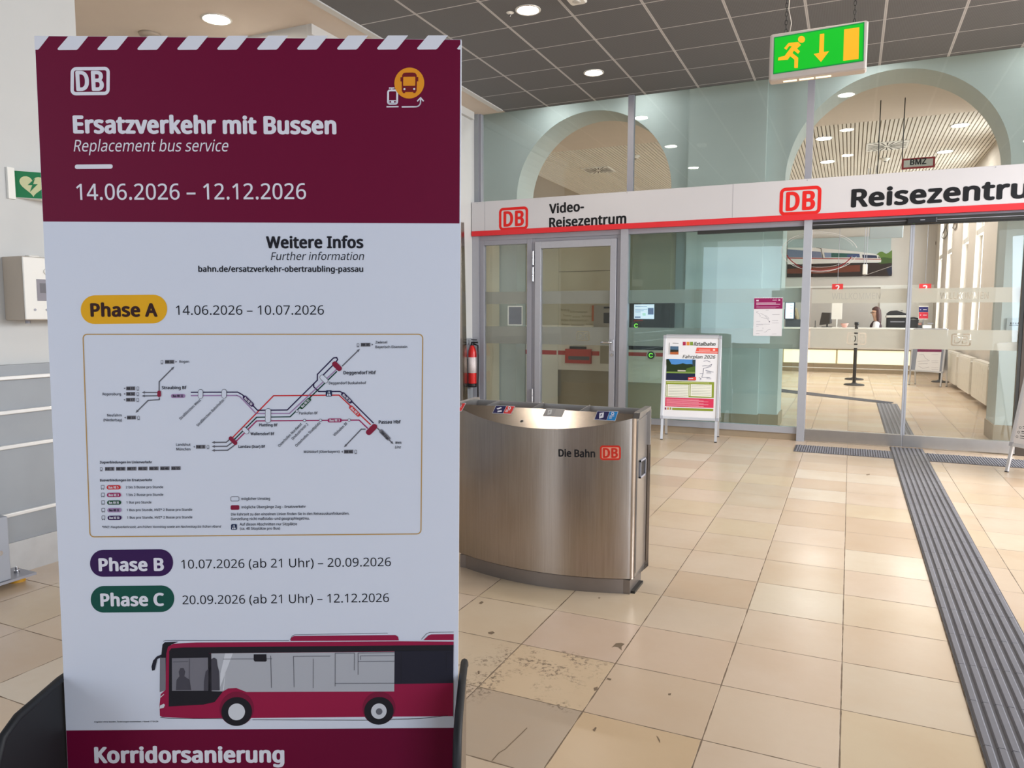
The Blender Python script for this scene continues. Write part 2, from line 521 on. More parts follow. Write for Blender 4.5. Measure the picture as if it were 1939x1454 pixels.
class Art:
    """flat printing on a plane: shapes given by where they lie, kept as ONE mesh with one ink per colour"""
    def __init__(s, O, u, v, eps=0.0004):
        s.O = np.array(O, float); s.u = np.array(u, float); s.u /= np.linalg.norm(s.u)
        s.v = np.array(v, float); s.v /= np.linalg.norm(s.v); s.n = np.cross(s.u, s.v)
        s.eps = eps; s.mb = MB(); s.base = 1

    def P(s, x, y):
        p = onplane(x, y, s.O, s.n) - s.O
        return (float(p @ s.u), float(p @ s.v))

    def to3(s, a, b, layer):
        return s.O + s.u * a + s.v * b + s.n * s.eps * (layer + s.base)

    def px(s, x, y):
        a = s.P(x, y); b = s.P(x + 10, y)
        return math.hypot(a[0] - b[0], a[1] - b[1]) / 10

    def poly(s, pts, m, layer=0, local=False):
        q = pts if local else [s.P(*p) for p in pts]
        ar = sum(q[i - 1][0] * q[i][1] - q[i][0] * q[i - 1][1] for i in range(len(q)))
        if ar < 0:
            q = q[::-1]
        s.mb.add([s.to3(a, b, layer) for a, b in q], [tuple(range(len(q)))], m)

    def quadbox(s, x0, y0, x1, y1, m, layer=0):
        s.poly([(x0, y0), (x1, y0), (x1, y1), (x0, y1)], m, layer)

    def rr(s, x0, y0, x1, y1, r, m, layer=0, n=5):
        s.poly(rrect(x0, y0, x1, y1, r, n), m, layer)

    def disc(s, x, y, r, m, layer=0, n=28, ry=None):
        ry = r if ry is None else ry
        s.poly([(x + r * math.cos(2 * math.pi * i / n), y + ry * math.sin(2 * math.pi * i / n)) for i in range(n)], m, layer)

    def ring(s, outer, inner, m, layer=0):
        a = [s.P(*p) for p in outer]; b = [s.P(*p) for p in inner]; n = len(a)
        vs = [s.to3(p[0], p[1], layer) for p in a + b]
        s.mb.add(vs, [(i, n + i, n + (i + 1) % n, (i + 1) % n) for i in range(n)], m)

    def rring(s, x0, y0, x1, y1, r, w, m, layer=0):
        s.ring(rrect(x0, y0, x1, y1, r, 6), rrect(x0 + w, y0 + w, x1 - w, y1 - w, max(r - w, 0.3), 6), m, layer)

    def line(s, pts, w, m, layer=0, closed=False):
        q = [s.P(*p) for p in pts]
        k = s.px(*pts[0]) * w / 2
        if closed:
            q = q + [q[0]]
        for i in range(len(q) - 1):
            (a, b), (c, d) = q[i], q[i + 1]
            L = math.hypot(c - a, d - b) or 1e-9
            nx, ny = -(d - b) / L * k, (c - a) / L * k
            s.poly([(a + nx, b + ny), (c + nx, d + ny), (c - nx, d - ny), (a - nx, b - ny)], m, layer, True)
            if i > 0:
                s.poly([(a + k * math.cos(t * math.pi / 4), b + k * math.sin(t * math.pi / 4)) for t in range(8)], m, layer, True)

    def text(s, body, x0, y0, x1, y1, cap, m, layer=2, bold=0.0, italic=0.0, res=2):
        """baseline from pixel (x0,y0) to (x1,y1); cap = capital height in pixels"""
        V, Fc = glyphs(body, res, 1.0 + bold * 1.3)
        if not V:
            return
        H = glyphs('H', 2)[0]; ch = max(p[1] for p in H)
        mnx = min(p[0] for p in V); mxx = max(p[0] for p in V)
        a = s.P(x0, y0); b = s.P(x1, y1)
        L = math.hypot(b[0] - a[0], b[1] - a[1]); ex = ((b[0] - a[0]) / L, (b[1] - a[1]) / L); ey = (-ex[1], ex[0])
        sx = L / (mxx - mnx); sy = sx if cap is None else s.px(x0, y0) * cap / ch
        offs = [(0, 0)]
        if bold > 0:
            e = bold * sy
            offs = [(0, 0)] + [(e * math.cos(t * math.pi / 4), 0.7 * e * math.sin(t * math.pi / 4)) for t in range(8)]
            sx *= (L - 2 * e) / L
        for kk, (ox, oy) in enumerate(offs):
            vs = []
            for (x, y) in V:
                gx = (x - mnx) * sx + italic * y * sy + ox + (bold * sy if bold else 0); gy = y * sy + oy
                vs.append(s.to3(a[0] + ex[0] * gx + ey[0] * gy, a[1] + ex[1] * gx + ey[1] * gy, layer + 0.09 * kk))
            s.mb.add(vs, Fc, m)

    def logo(s, x0, y0, x1, y1, m, layer=1, ground=None, skew=0.0):
        """rounded-frame two-letter railway mark; skew = drop of the right edge in px"""
        def K(px, py):
            return (x0 + (x1 - x0) * px, y0 + (y1 - y0) * py + skew * px)
        def rrk(i, r):
            w = (x1 - x0); h = (y1 - y0)
            return [K((p[0] - x0) / w, (p[1] - y0) / h) for p in rrect(x0 + i, y0 + i, x1 - i, y1 - i, max(r - i, 0.5), 6)]
        t = (x1 - x0) * 0.085; rad = (x1 - x0) * 0.14
        if ground:
            s.poly(rrk(0.3, rad), ground, layer - 0.5)
        s.ring(rrk(0, rad), rrk(t, rad), m, layer)
        for ch, a, b in (('D', 0.15, 0.485), ('B', 0.545, 0.86)):
            p = K(a, 0.82); q = K(b, 0.82)
            s.text(ch, p[0], p[1], q[0], q[1], (y1 - y0) * 0.64, m, layer, bold=0.035, res=4)

    def build(s, name, parent, label=None):
        return s.mb.build(name, parent, label)


def rrect(x0, y0, x1, y1, r, n=5):
    pts = []
    for (cx, cy, a0) in ((x1 - r, y0 + r, -90), (x1 - r, y1 - r, 0), (x0 + r, y1 - r, 90), (x0 + r, y0 + r, 180)):
        for i in range(n + 1):
            a = math.radians(a0 + 90.0 * i / n); pts.append((cx + r * math.cos(a), cy + r * math.sin(a)))
    return pts


def arcpts(cx, cy, rx, ry, a0, a1, n=16):
    return [(cx + rx * math.cos(math.radians(a0 + (a1 - a0) * i / n)), cy + ry * math.sin(math.radians(a0 + (a1 - a0) * i / n))) for i in range(n + 1)]

# ================================================================== THE SETTING
D = 8.487            # front face of the glazed partition
ZC = 3.893           # hall ceiling
UX, VZ = (1, 0, 0), (0, 0, 1)

FLOORO = MB().box(-8.5, 6.2, -7.2, 22.6, -0.15, 0.0, FLOORM).build('floor', kind='structure', label='pale limestone tile floor with dark joints')
CHIP = mat('stone_chip', '#7b6751', 0.8, 0, 0.2, 60)


def floor_mark(name, pts, closed=True, w=.004):
    P3 = [on(px_, py_, 2, 0.0006) for px_, py_ in pts]
    if closed:
        m_ = MB().add([tuple(k) for k in P3], [tuple(range(len(P3)))], CHIP)
    else:
        m_ = MB()
        for a_, b_ in zip(P3[:-1], P3[1:]):
            d_ = b_ - a_; d_ = d_ / np.linalg.norm(d_); n_ = np.array([-d_[1], d_[0], 0]) * w / 2
            m_.add([tuple(a_ - n_), tuple(b_ - n_), tuple(b_ + n_), tuple(a_ + n_)], [(0, 1, 2, 3)], CHIP)
    return m_.build(name, FLOORO)


floor_mark('crack', [(932, 1440), (945, 1425), (957, 1418), (968, 1407), (986, 1390), (998, 1378)], False, .003)
floor_mark('chip', [(1158, 1226), (1166, 1218), (1176, 1217), (1183, 1219), (1177, 1224), (1177, 1231), (1171, 1225), (1164, 1224)])
floor_mark('chip', [(1150, 1283), (1158, 1285), (1156, 1288), (1150, 1286)])
floor_mark('chip', [(1124, 1302), (1132, 1300), (1131, 1306), (1126, 1308)])
floor_mark('chip', [(924, 1197), (933, 1195), (937, 1198), (931, 1201), (925, 1200)])
floor_mark('debris', [(1243, 1393), (1246, 1395), (1250, 1402), (1250, 1407), (1247, 1401)])
floor_mark('debris', [(1265, 1313), (1271, 1312), (1270, 1316), (1266, 1316)])
floor_mark('debris', [(905, 1270), (908, 1270), (908, 1276), (905, 1276)])
floor_mark('debris', [(1133, 1131), (1137, 1131), (1136, 1133), (1133, 1133)])
floor_mark('chip', [(906, 1142), (912, 1138), (916, 1140), (911, 1144)])
floor_mark('chip', [(1122, 1382), (1128, 1376), (1130, 1378), (1126, 1385)])
floor_mark('debris', [(1640, 898), (1647, 897), (1647, 899), (1641, 900)])
MB().box(-4.04, 6.2, -7.2, 8.60, ZC, ZC + 0.12, CEILM).build('ceiling', kind='structure', label='dark grey tiled ceiling of the hall')
mb = MB().box(-7.7, -4.041, -7.2, 8.60, ZC, ZC + 0.12, BEIGEW)
mb.box(-4.10, -4.03, 2.8, 8.5, ZC - 0.012, ZC + 0.002, WHITEW)
mb.build('ceiling_niche', kind='structure', label='plain plaster ceiling strip left of the dark tiles')
# left side: pier, recess, wall running to the glass
MB().box(-4.7, -3.93, -7.2, 2.815, 0, ZC, WHITEW).build('wall_left', kind='structure', label='white plastered wall at the left edge')
mb = MB().box(-7.7, -7.55, 2.8, 5.5, 0, ZC, WHITEW).box(-7.6, -4.45, 2.6, 2.81, 0, ZC, WHITEW)
mb.build('wall_recess', kind='structure')
mb = MB().box(-7.6, -4.45, 5.36, 8.62, 0.0, ZC, WHITEW)
mb.box(-4.452, -4.435, 5.36, 8.45, 0.0, 1.06, GREYCL)
mb.box(-4.46, -4.40, 5.362, 8.44, ZC - 0.09, ZC, WHITEW)
mb.build('wall_left.001', kind='structure', label='white wall beside the glazed partition')
# hall's unseen sides: entrance glazing frames that let the daylight in
mb = MB().box(6.0, 6.2, -7.2, 8.6, 0, 0.25, WHITEW).box(6.0, 6.2, -7.2, 8.6, 3.6, ZC, WHITEW)
for y, y2 in ((-7.2, 0.9), (4.4, 4.7), (8.2, 8.6)):
    mb.box(6.0, 6.2, y, y2, 0.25, 3.6, WHITEW)
mb.build('wall_right', kind='structure')
mb = MB().box(-4.7, 6.2, -3.85, -3.7, 3.4, ZC, WHITEW)
for x, x2 in ((-4.7, -3.8), (-1.6, 3.1), (5.9, 6.2)):
    mb.box(x, x2, -3.85, -3.7, 0, 3.4, WHITEW)
mb.build('wall_back', kind='structure')


def arch_wall():
    """wall with two round arches behind the glass, front face y=9.30, rear face y=9.85"""
    y0, y1, zt = 9.30, 9.86, 4.75
    arches = [(-3.145, 2.93, 1.055), (0.348, 2.93, 1.108)]
    mb = MB()
    xs = [-4.9, 2.6]
    def solid(xa, xb, za, zb):
        mb.box(xa, xb, y0, y1, za, zb, GREENW)
    prev = -4.9
    for (cx, zs, r) in arches:
        solid(prev, cx - r, 0, zt)
        pts = arcpts(cx, zs, r, r, 180, 0, 40)
        for i in range(40):
            (ax, az), (bx, bz) = pts[i], pts[i + 1]
            mb.add([(ax, y0, az), (bx, y0, bz), (bx, y0, zt), (ax, y0, zt), (ax, y1, az), (bx, y1, bz), (bx, y1, zt), (ax, y1, zt)],
                   [(0, 1, 2, 3), (5, 4, 7, 6), (1, 0, 4, 5)], GREENW)
        prev = cx + r
    solid(prev, 2.6, 0, zt)
    # flat pilaster on the pier and a stone skirting on the right pier
    mb.box(-1.87, -0.975, 9.20, 9.31, 0, zt, GREENW)
    mb.box(-1.89, -0.955, 9.18, 9.31, 0, 0.17, STONE)
    mb.box(prev - 0.012, 2.6, 9.288, 9.87, 0, 0.19, STONE)
    mb.box(-2.09, -0.745, 9.288, 9.87, 0, 0.17, STONE)
    mb.build('wall_arches', kind='structure', label='white wall with two round arches behind the glass')


arch_wall()
MB().box(-4.95, 2.6, 8.62, 9.32, 4.20, 4.30, WHITEW).build('ceiling_vestibule', kind='structure')
MB().box(2.45, 2.6, 8.60, 9.3, 0, 4.75, WHITEW).box(-4.95, -4.8, 8.62, 9.3, 0, 4.75, WHITEW).box(-4.95, 2.6, 8.60, 8.64, ZC + 0.12, 4.75, WHITEW).build('wall_vestibule', kind='structure')

# ticket office
ZO = 4.06
MB().box(-8.2, 2.4, 9.86, 11.66, ZO, ZO + 0.1, BEIGEW).box(-8.2, 2.4, 22.4, 22.41, ZO, ZO + .1, BEIGEW).build('ceiling_office', kind='structure', label='plain beige ceiling strip just behind the arches')
mb = MB().box(-8.2, 2.4, 11.66, 22.4, ZO + 0.03, ZO + 0.1, mat('slat_gap', '#b0a596', 0.8))
x = -5.6
SLAT = mat('white_slats', '#e2dace', 0.6, 0, 0.02)
while x < 2.1:
    mb.box(x, x + 0.040, 11.66, 22.3, ZO, ZO + 0.032, SLAT); x += 0.055
mb.build('ceiling_slats', kind='structure', label='white slatted ceiling of the ticket office')
YB = 22.2
mb = MB().box(-8.2, 2.4, YB, YB + 0.2, 0, ZO + 0.1, mat('office_rear_paint', '#d0c9c1', 0.75, 0, 0.02, 4))
mb.box(0.70, 1.95, YB - 0.04, YB, 1.0, 2.15, WHITEP)
mb.box(-8.0, 1.95, YB - 0.05, YB, 2.15, 2.20, WHITEP)
mb.build('wall_office_back', kind='structure', label='beige rear wall of the ticket office')
MB().box(-8.2, -8.0, 9.86, YB, 0, ZO + .1, OFFICEW).build('wall_office_left', kind='structure')
# right wall with deep windows
WIN = [(12.1, 12.95), (14.50, 15.36), (16.22, 17.08), (18.75, 19.62), (20.62, 21.35)]
mb = MB(); xa, xb = 1.95, 2.35
prev = 9.86
for (a, b) in WIN:
    mb.box(xa, xb, prev, a, 0, ZO + .1, OFFICEW)
    mb.box(xa, xb, a, b, 0, 0.95, OFFICEW); mb.box(xa, xb, a, b, 3.75, ZO + .1, OFFICEW)
    prev = b
mb.box(xa, xb, prev, YB, 0, ZO + .1, OFFICEW)
mb.build('wall_office_right', kind='structure', label='beige window wall of the ticket office')
for i, (a, b) in enumerate(WIN):
    w = struct('window_%d' % (i + 1), None, (2.1, a, 0.95))
    f = MB()
    xf0, xf1 = 2.05, 2.12
    for (p, q) in ((a, a + 0.06), (b - 0.06, b), ((a + b) / 2 + 0.12, (a + b) / 2 + 0.17)):
        f.box(xf0, xf1, p, q, 0.95, 3.75, WHITEP)
    for (p, q) in ((0.95, 1.02), (2.78, 2.88), (3.69, 3.75)):
        f.box(xf0 - (0.075 if p == 2.78 else 0), xf1, a, b, p, q, WHITEP)
    f.box(1.90, 2.10, a - 0.03, b + 0.03, 0.90, 0.955, WHITEP)
    f.build('window_frame', w)
    MB().box(2.08, 2.088, a + 0.05, b - 0.05, 1.0, 3.7, PANE).build('pane', w)
    h = MB(); h.cyl((2.05, (a + b) / 2 + 0.10, 2.83), (2.0, (a + b) / 2 + 0.10, 2.83), 0.018, BLACK); h.build('catch', w)
    area('window_daylight', (2.30, (a + b) / 2, 2.35), (0, (a + b) / 2, 1.9), b - a, 2.7, 115, DAY)

# ------------------------------------------------------------------ glazed partition
def frame_rect(mb, x0, x1, z0, z1, wl, wr, wb, wt, y0, y1, m):
    mb.box(x0, x0 + wl, y0, y1, z0, z1, m); mb.box(x1 - wr, x1, y0, y1, z0, z1, m)
    mb.box(x0 + wl, x1 - wr, y0, y1, z0, z0 + wb, m); mb.box(x0 + wl, x1 - wr, y0, y1, z1 - wt, z1, m)


ZF = 2.345           # underside of the sign fascia
YG = D + 0.03        # lower glass
B1, B2 = (1.497, 1.652), (0.995, 1.213)   # frosted bands

MB().box(-4.45, -4.355, D - 0.02, D + 0.09, 0, ZF + 0.03, ALU).build('trim_1', kind='structure', label='aluminium end post of the glass partition')
MB().box(-2.485, -2.398, D - 0.02, D + 0.09, 0, ZF + 0.03, ALU).build('trim_2', kind='structure')
MB().box(-0.485, -0.405, D - 0.03, D + 0.09, 0, ZF + 0.03, ALUL).build('trim_3', kind='structure', label='pale aluminium post left of the sliding doors')
mb = MB().box(1.51, 1.60, D - 0.01, D + 0.10, 0, ZF + 0.03, mat('dark_bronze_post', '#4a4038', 0.45, 0.3)).box(1.60, 2.45, D + .03, D + 0.04, 0.1, ZF, GLASS)
mb.build('trim_4', kind='structure', label='dark post right of the sliding doors')
mb = MB().box(-4.45, 2.45, D - 0.0, D + 0.09, 2.30, ZF + 0.03, ALUD)
mb.box(-1.60, 2.45, D - 0.012, D + 0.03, 2.262, 2.30, DARKM)
mb.box(-0.40, 1.51, D - 0.03, D + 0.03, 2.275, 2.335, DARKM).box(-0.40, 1.51, D - 0.036, D - 0.03, 2.30, 2.306, ALUD)
mb.build('trim_5', kind='structure', label='dark running rail over the sliding doors')
# upper glazing
for nm, x in (('trim_6', -2.445), ('trim_7', -0.505)):
    MB().box(x, x + 0.068, 8.55, 8.62, 2.76, ZC, ALUD).build(nm, kind='structure')
mb = MB().box(-4.45, -4.395, 8.53, 8.62, 2.76, ZC, GREYCL).box(-4.395, -4.36, 8.55, 8.62, 2.76, ZC, ALUD)
mb.build('trim_8', kind='structure')
for i, (a, b) in enumerate(((-4.36, -2.445), (-2.377, -0.505), (-0.437, 2.45))):
    MB().box(a, b, 8.58, 8.588, 2.76, ZC, GLASSU).build('window_%d' % (6 + i), kind='structure', label='upper glass pane %s' % ('over the hinged door', 'between the two posts', 'over the sliding doors')[i])


class Film(Art):
    pass


def band_with_text(parent, x0, x1, z0, z1, y, body, bx0, bx1, bz0, bz1, logo=False):
    """frosted strip with letters cut clear: a filled 2D outline with holes"""
    cu = bpy.data.curves.new('band', 'CURVE'); cu.dimensions = '2D'; cu.fill_mode = 'BOTH'
    def spline(pts):
        sp = cu.splines.new('POLY'); sp.points.add(len(pts) - 1); sp.use_cyclic_u = True
        for p, q in zip(sp.points, pts):
            p.co = (q[0], q[1], 0, 1)
    spline([(x0, z0), (x1, z0), (x1, z1), (x0, z1)])
    items = [(body, bx0, bx1, bz0, bz1)] if not logo else []
    if logo:
        w = bx1 - bx0; h = bz1 - bz0
        spline(rrect(bx0, bz0, bx1, bz1, w * 0.13)); t = w * 0.08
        spline(rrect(bx0 + t, bz0 + t, bx1 - t, bz1 - t, w * 0.06))
        items = [('D', bx0 + w * .16, bx0 + w * .48, bz0 + h * .2, bz1 - h * .2), ('B', bx0 + w * .55, bx0 + w * .85, bz0 + h * .2, bz1 - h * .2)]
    for (bd, a, b, c, d) in items:
        for lp in outline_loops(bd):
            xs0, xs1, zs0, zs1 = text_box(bd)
            spline([(a + (p[0] - xs0) / (xs1 - xs0) * (b - a), c + (p[1] - zs0) / (zs1 - zs0) * (d - c)) for p in lp])
    o = bpy.data.objects.new('band', cu); COL.objects.link(o)
    dg = bpy.context.evaluated_depsgraph_get(); dg.update()
    me = o.evaluated_get(dg).to_mesh()
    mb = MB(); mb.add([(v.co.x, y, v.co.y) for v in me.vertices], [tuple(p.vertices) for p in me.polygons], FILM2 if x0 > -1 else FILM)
    o.evaluated_get(dg).to_mesh_clear(); bpy.data.objects.remove(o); bpy.data.curves.remove(cu)
    return mb.build('frosted_band', parent)


_ol = {}


def outline_loops(body):
    """boundary loops of a line of text (from the triangulated glyphs)"""
    if body in _ol:
        return _ol[body]
    V, Fc = glyphs(body, 3)
    key = {}; idx = []
    for p in V:
        k = (round(p[0], 4), round(p[1], 4)); idx.append(key.setdefault(k, len(key)))
    pos = {v: k for k, v in key.items()}
    edges = {}
    for f in Fc:
        q = [idx[i] for i in f]
        for i in range(len(q)):
            a, b = q[i], q[(i + 1) % len(q)]
            if a != b:
                if (b, a) in edges:
                    del edges[(b, a)]
                else:
                    edges[(a, b)] = 1
    nxt = {}
    for a, b in edges:
        nxt.setdefault(a, []).append(b)
    loops = []
    while nxt:
        st = next(iter(nxt)); lp = [st]; cur = st
        while cur in nxt and nxt[cur]:
            n = nxt[cur].pop()
            if not nxt[cur]:
                del nxt[cur]
            if n == st:
                break
            lp.append(n); cur = n
        if len(lp) > 2:
            loops.append([pos[i] for i in lp])
    _ol[body] = loops
    return loops


def text_box(body):
    V, _ = glyphs(body, 3)
    return min(p[0] for p in V), max(p[0] for p in V), min(p[1] for p in V), max(p[1] for p in V)


def plain_band(parent, x0, x1, z0, z1, y):
    return MB().add([(x0, y, z0), (x1, y, z0), (x1, y, z1), (x0, y, z1)], [(0, 1, 2, 3)], FILM).build('frosted_band', parent)


YF = YG + 0.0115
# fixed pane beside the door
w = struct('window_9', 'narrow glass side pane left of the hinged door', (-3.98, D, 0))
mb = MB(); frame_rect(mb, -4.355, -3.625, 0.0, 2.30, 0.065, 0.065, 0.10, 0.06, D, D + 0.07, ALUD); mb.build('window_frame', w, bevel=0.004)
MB().box(-4.29, -3.69, YG, YG + 0.008, 0.10, 2.24, GLASS).build('pane', w)
for b in (B1, B2):
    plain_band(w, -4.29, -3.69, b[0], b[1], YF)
# hinged door
w = struct('door_1', 'grey framed glass door of the video ticket office', (-3.05, D, 0))
mb = MB(); frame_rect(mb, -3.625, -2.485, 0.0, 2.30, 0.045, 0.05, 0.0, 0.04, D + 0.012, D + 0.08, ALUD); mb.build('door_frame', w, bevel=0.003)
mb = MB(); frame_rect(mb, -3.578, -2.537, 0.012, 2.258, 0.078, 0.075, 0.12, 0.085, D - 0.012, D + 0.055, ALU); mb.build('door_leaf', w, bevel=0.004)
MB().box(-3.50, -2.61, YG, YG + 0.008, 0.13, 2.175, GLASS).build('pane', w)
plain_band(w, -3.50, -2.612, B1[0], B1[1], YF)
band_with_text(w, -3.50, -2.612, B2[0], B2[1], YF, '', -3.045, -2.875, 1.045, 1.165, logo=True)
for z in (2.06, 1.86, 0.35):
    MB().cyl((-3.60, D - 0.022, z - 0.085), (-3.60, D - 0.022, z + 0.085), 0.013, CHROME, 12).cyl((-3.60, D - 0.022, z - 0.004), (-3.60, D - 0.022, z + 0.004), 0.0145, ALUD, 12).build('hinge', w)
h = MB()
h.rbox(-2.590, -2.552, D - 0.022, D - 0.012, 0.93, 1.07, ALU, 0.006)
h.cyl((-2.571, D - 0.02, 1.035), (-2.571, D - 0.065, 1.035), 0.011, CHROME, 12)
h.tube([(-2.565, D - 0.062, 1.035), (-2.60, D - 0.066, 1.035), (-2.66, D - 0.066, 1.035), (-2.70, D - 0.062, 1.033)], 0.012, CHROME, 10)
h.build('door_handle', w, 'chrome lever handle')
MB().cyl((-2.571, D - 0.028, 0.885), (-2.571, D - 0.012, 0.885), 0.018, CHROME, 16).build('lock', w)
# big fixed pane
w = struct('window_10', 'tall glass pane between the hinged door and the sliding doors', (-1.44, D, 0))
mb = MB().box(-2.398, -0.485, D, D + 0.07, 0.075, 0.145, ALUL).box(-2.398, -0.485, D + 0.012, D + 0.08, 0.0, 0.075, STONE)
mb.build('window_frame', w)
MB().box(-2.398, -0.485, YG, YG + 0.01, 0.145, 2.30, GLASSG).build('pane', w)
for b in (B1, B2):
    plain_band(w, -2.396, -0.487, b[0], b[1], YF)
# sliding doors
BB1, BB2 = (1.487, 1.632), (1.018, 1.217)
for nm, xa_, xb_, lab in (('door_2', -0.405, 0.532, 'left leaf of the glass sliding doors'), ('door_3', 0.532, 1.51, 'right leaf of the glass sliding doors')):
    w = struct(nm, lab, ((xa_ + xb_) / 2, D, 0))
    MB().box(xa_ + .004, xb_ - .002, D - 0.008, D + 0.05, 0.012, 0.133, mat('satin_steel_' + nm, '#b5b1ad', 0.3, 0.85, 0.05, 20)).build('kick_plate', w, bevel=0.003)
    MB().box(xa_ + 0.02, xb_ - 0.01, YG, YG + 0.01, 0.13, 2.27, GLASS).build('pane', w)
    sx = 0.514 if nm == 'door_2' else 0.534
    MB().box(sx, sx + 0.018, D - 0.006, D + 0.05, 0.012, 2.275, ALUL).build('meeting_stile', w)
    if nm == 'door_3':
        MB().box(1.482, 1.508, D - 0.004, D + 0.05, 0.012, 2.275, DARKM).build('edge_stile', w)
    c = on(1620, 558, 1, YF); e = on(1825, 558, 1, YF)
    if nm == 'door_2':
        p, q = on(1575, 566, 1, YF), on(1667, 563, 1, YF)
        band_with_text(w, xa_ + 0.02, 0.512, BB1[0], BB1[1], YF, 'WILLKOMMEN', p[0], q[0], 1.527, 1.593)
        p, q = on(1603, 652, 1, YF), on(1640, 652, 1, YF)
        band_with_text(w, xa_ + 0.02, 0.512, BB2[0], BB2[1], YF, '', p[0], q[0], 1.05, 1.18, logo=True)
    else:
        p, q = on(1780, 563, 1, YF), on(1872, 560, 1, YF)
        band_with_text(w, 0.554, 1.482, BB1[0], BB1[1], YF, 'WILLKOMMEN', p[0], q[0], 1.522, 1.588)
        p, q = on(1800, 656, 1, YF), on(1838, 656, 1, YF)
        band_with_text(w, 0.554, 1.482, BB2[0], BB2[1], YF, '', p[0], q[0], 1.055, 1.18, logo=True)
t = thing('door_sensor', 'small black motion sensor over the meeting sliding doors', 'sensor', (0.6, D - 0.05, 2.272))
MB().rbox(0.472, 0.735, D - 0.075, D - 0.031, 2.270, 2.325, BLACK, 0.012).build('housing', t)
MB().box(0.59, 0.63, D - 0.077, D - 0.0745, 2.297, 2.304, ALU).build('nameplate', t)
MB().cyl((0.535, D - 0.058, 2.267), (0.535, D - 0.058, 2.272), 0.008, mat('green_lens', '#5a8a50', 0.2), 10).build('lens', t)

# ================================================================== SIGN FASCIA
YH = D - 0.05
INK = mat('sign_ink_black', '#16161a', 0.45, 0, 0, spec=0.3)
t = thing('sign_fascia', 'long white sign board with a red lower edge across the glass partition', 'sign', (-1.0, D, ZF))
MB().box(-4.44, 2.45, YH, D + 0.06, 2.418, 2.782, SIGNW).build('panel', t, bevel=0.003)
MB().box(-4.44, 2.45, YH - 0.004, D + 0.05, 2.358, 2.418, SIGNR).build('red_edge', t)
for x in (-4.254, -1.223):
    MB().box(x, x + 0.004, YH - 0.0008, YH + 0.01, 2.42, 2.781, ALUD).build('panel_joint', t)
for x in (-4.36, -2.41, -0.47, 1.2):
    MB().cyl((x, YH - 0.003, 2.768), (x, YH + 0.002, 2.768), 0.005, ALUD, 8).build('screw', t)
SGR = mat('logo_red', '#e2231f', 0.45, 0, 0, spec=0.3)
def hplane(eps=0.0008):
    return Art((0, YH, 0), UX, VZ, eps)
def hlogo(x0, y0, x1, y1, nm, lab):
    a = hplane(); p = on(x0, y0, 1, YH); q = on(x1, y1, 1, YH)
    w = q[0] - p[0]; X0, X1, Z1, Z0 = p[0], q[0], p[2], q[2]
    a.P = lambda x, y: (x, y)
    a.px = lambda x, y: 1.0
    tt = w * .085; rad = w * .14
    a.ring(rrect(X0, Z0, X1, Z1, rad, 6), rrect(X0 + tt, Z0 + tt, X1 - tt, Z1 - tt, rad - tt, 6), SGR, 1)
    h = Z1 - Z0
    for ch, f0, f1 in (('D', .155, .49), ('B', .55, .86)):
        a.text(ch, X0 + w * f0, Z0 + h * .185, X0 + w * f1, Z0 + h * .185, h * .63, SGR, 1, bold=.035, res=4)
    return a.build(nm, t, lab)
hlogo(945, 394, 1000, 434, 'logo', 'red railway logo over the hinged door')
hlogo(1477, 356, 1554, 405, 'logo', 'red railway logo over the sliding doors')
a = hplane()
a.text('Video-', 1040, 404, 1106, 399, 15.5, INK, 1, bold=0.035, res=4)
a.text('Reisezentrum', 1040, 430.5, 1186, 422.5, 15.8, INK, 1, bold=0.035, res=4)
a.build('lettering', t, 'small black two-line lettering')
a = hplane()
a.text('Reisezentrum', 1611, 391.5, 2011, 369.5, 34, INK, 1, bold=0.045, res=5)
a.build('lettering', t, 'large black lettering over the sliding doors')

# ================================================================== BIG STANDING POSTER
PA = np.array([-1.4866, 0.9771, 1.885]); PU = np.array([0.9020, 0.4317, 0.0]); PW = 0.8418
PU /= np.linalg.norm(PU); PN = np.array([-PU[1], PU[0], 0.0])      # PN points away from the viewer
lean = 0.0095
PV = np.array([PU[0] * lean, PU[1] * lean, 1.0]); PV /= np.linalg.norm(PV)
t = thing('poster_stand', 'tall white and maroon rail replacement bus poster on a low black stand', 'poster stand', tuple(PA * [1, 1, 0] + PU * 0.4))
POSTW = mat('poster_white', '#dfe2ee', 0.5, 0, 0.01, 3, spec=0.35)
MAR = mat('poster_maroon', '#700a34', 0.5, 0, 0.02, 3, spec=0.15)
DARK = ink('#1d1b26')
def PP(a, b, c):
    return tuple(PA + PU * a + PN * b + np.array([PV[0], PV[1], 1.0]) * (c - 1.885))
mb = MB()
vs = [PP(a, b, c) for c in (0.03, 1.885) for b in (0, 0.012) for a in (0, PW)]
mb.add(vs, [(0, 2, 3, 1), (4, 5, 7, 6), (0, 1, 5, 4), (2, 6, 7, 3), (0, 4, 6, 2), (1, 3, 7, 5)], POSTW)
board = mb.build('board', t)


def art(eps=0.00035):
    return Art(PA, PU, np.array([PV[0], PV[1], PV[2]]), eps)


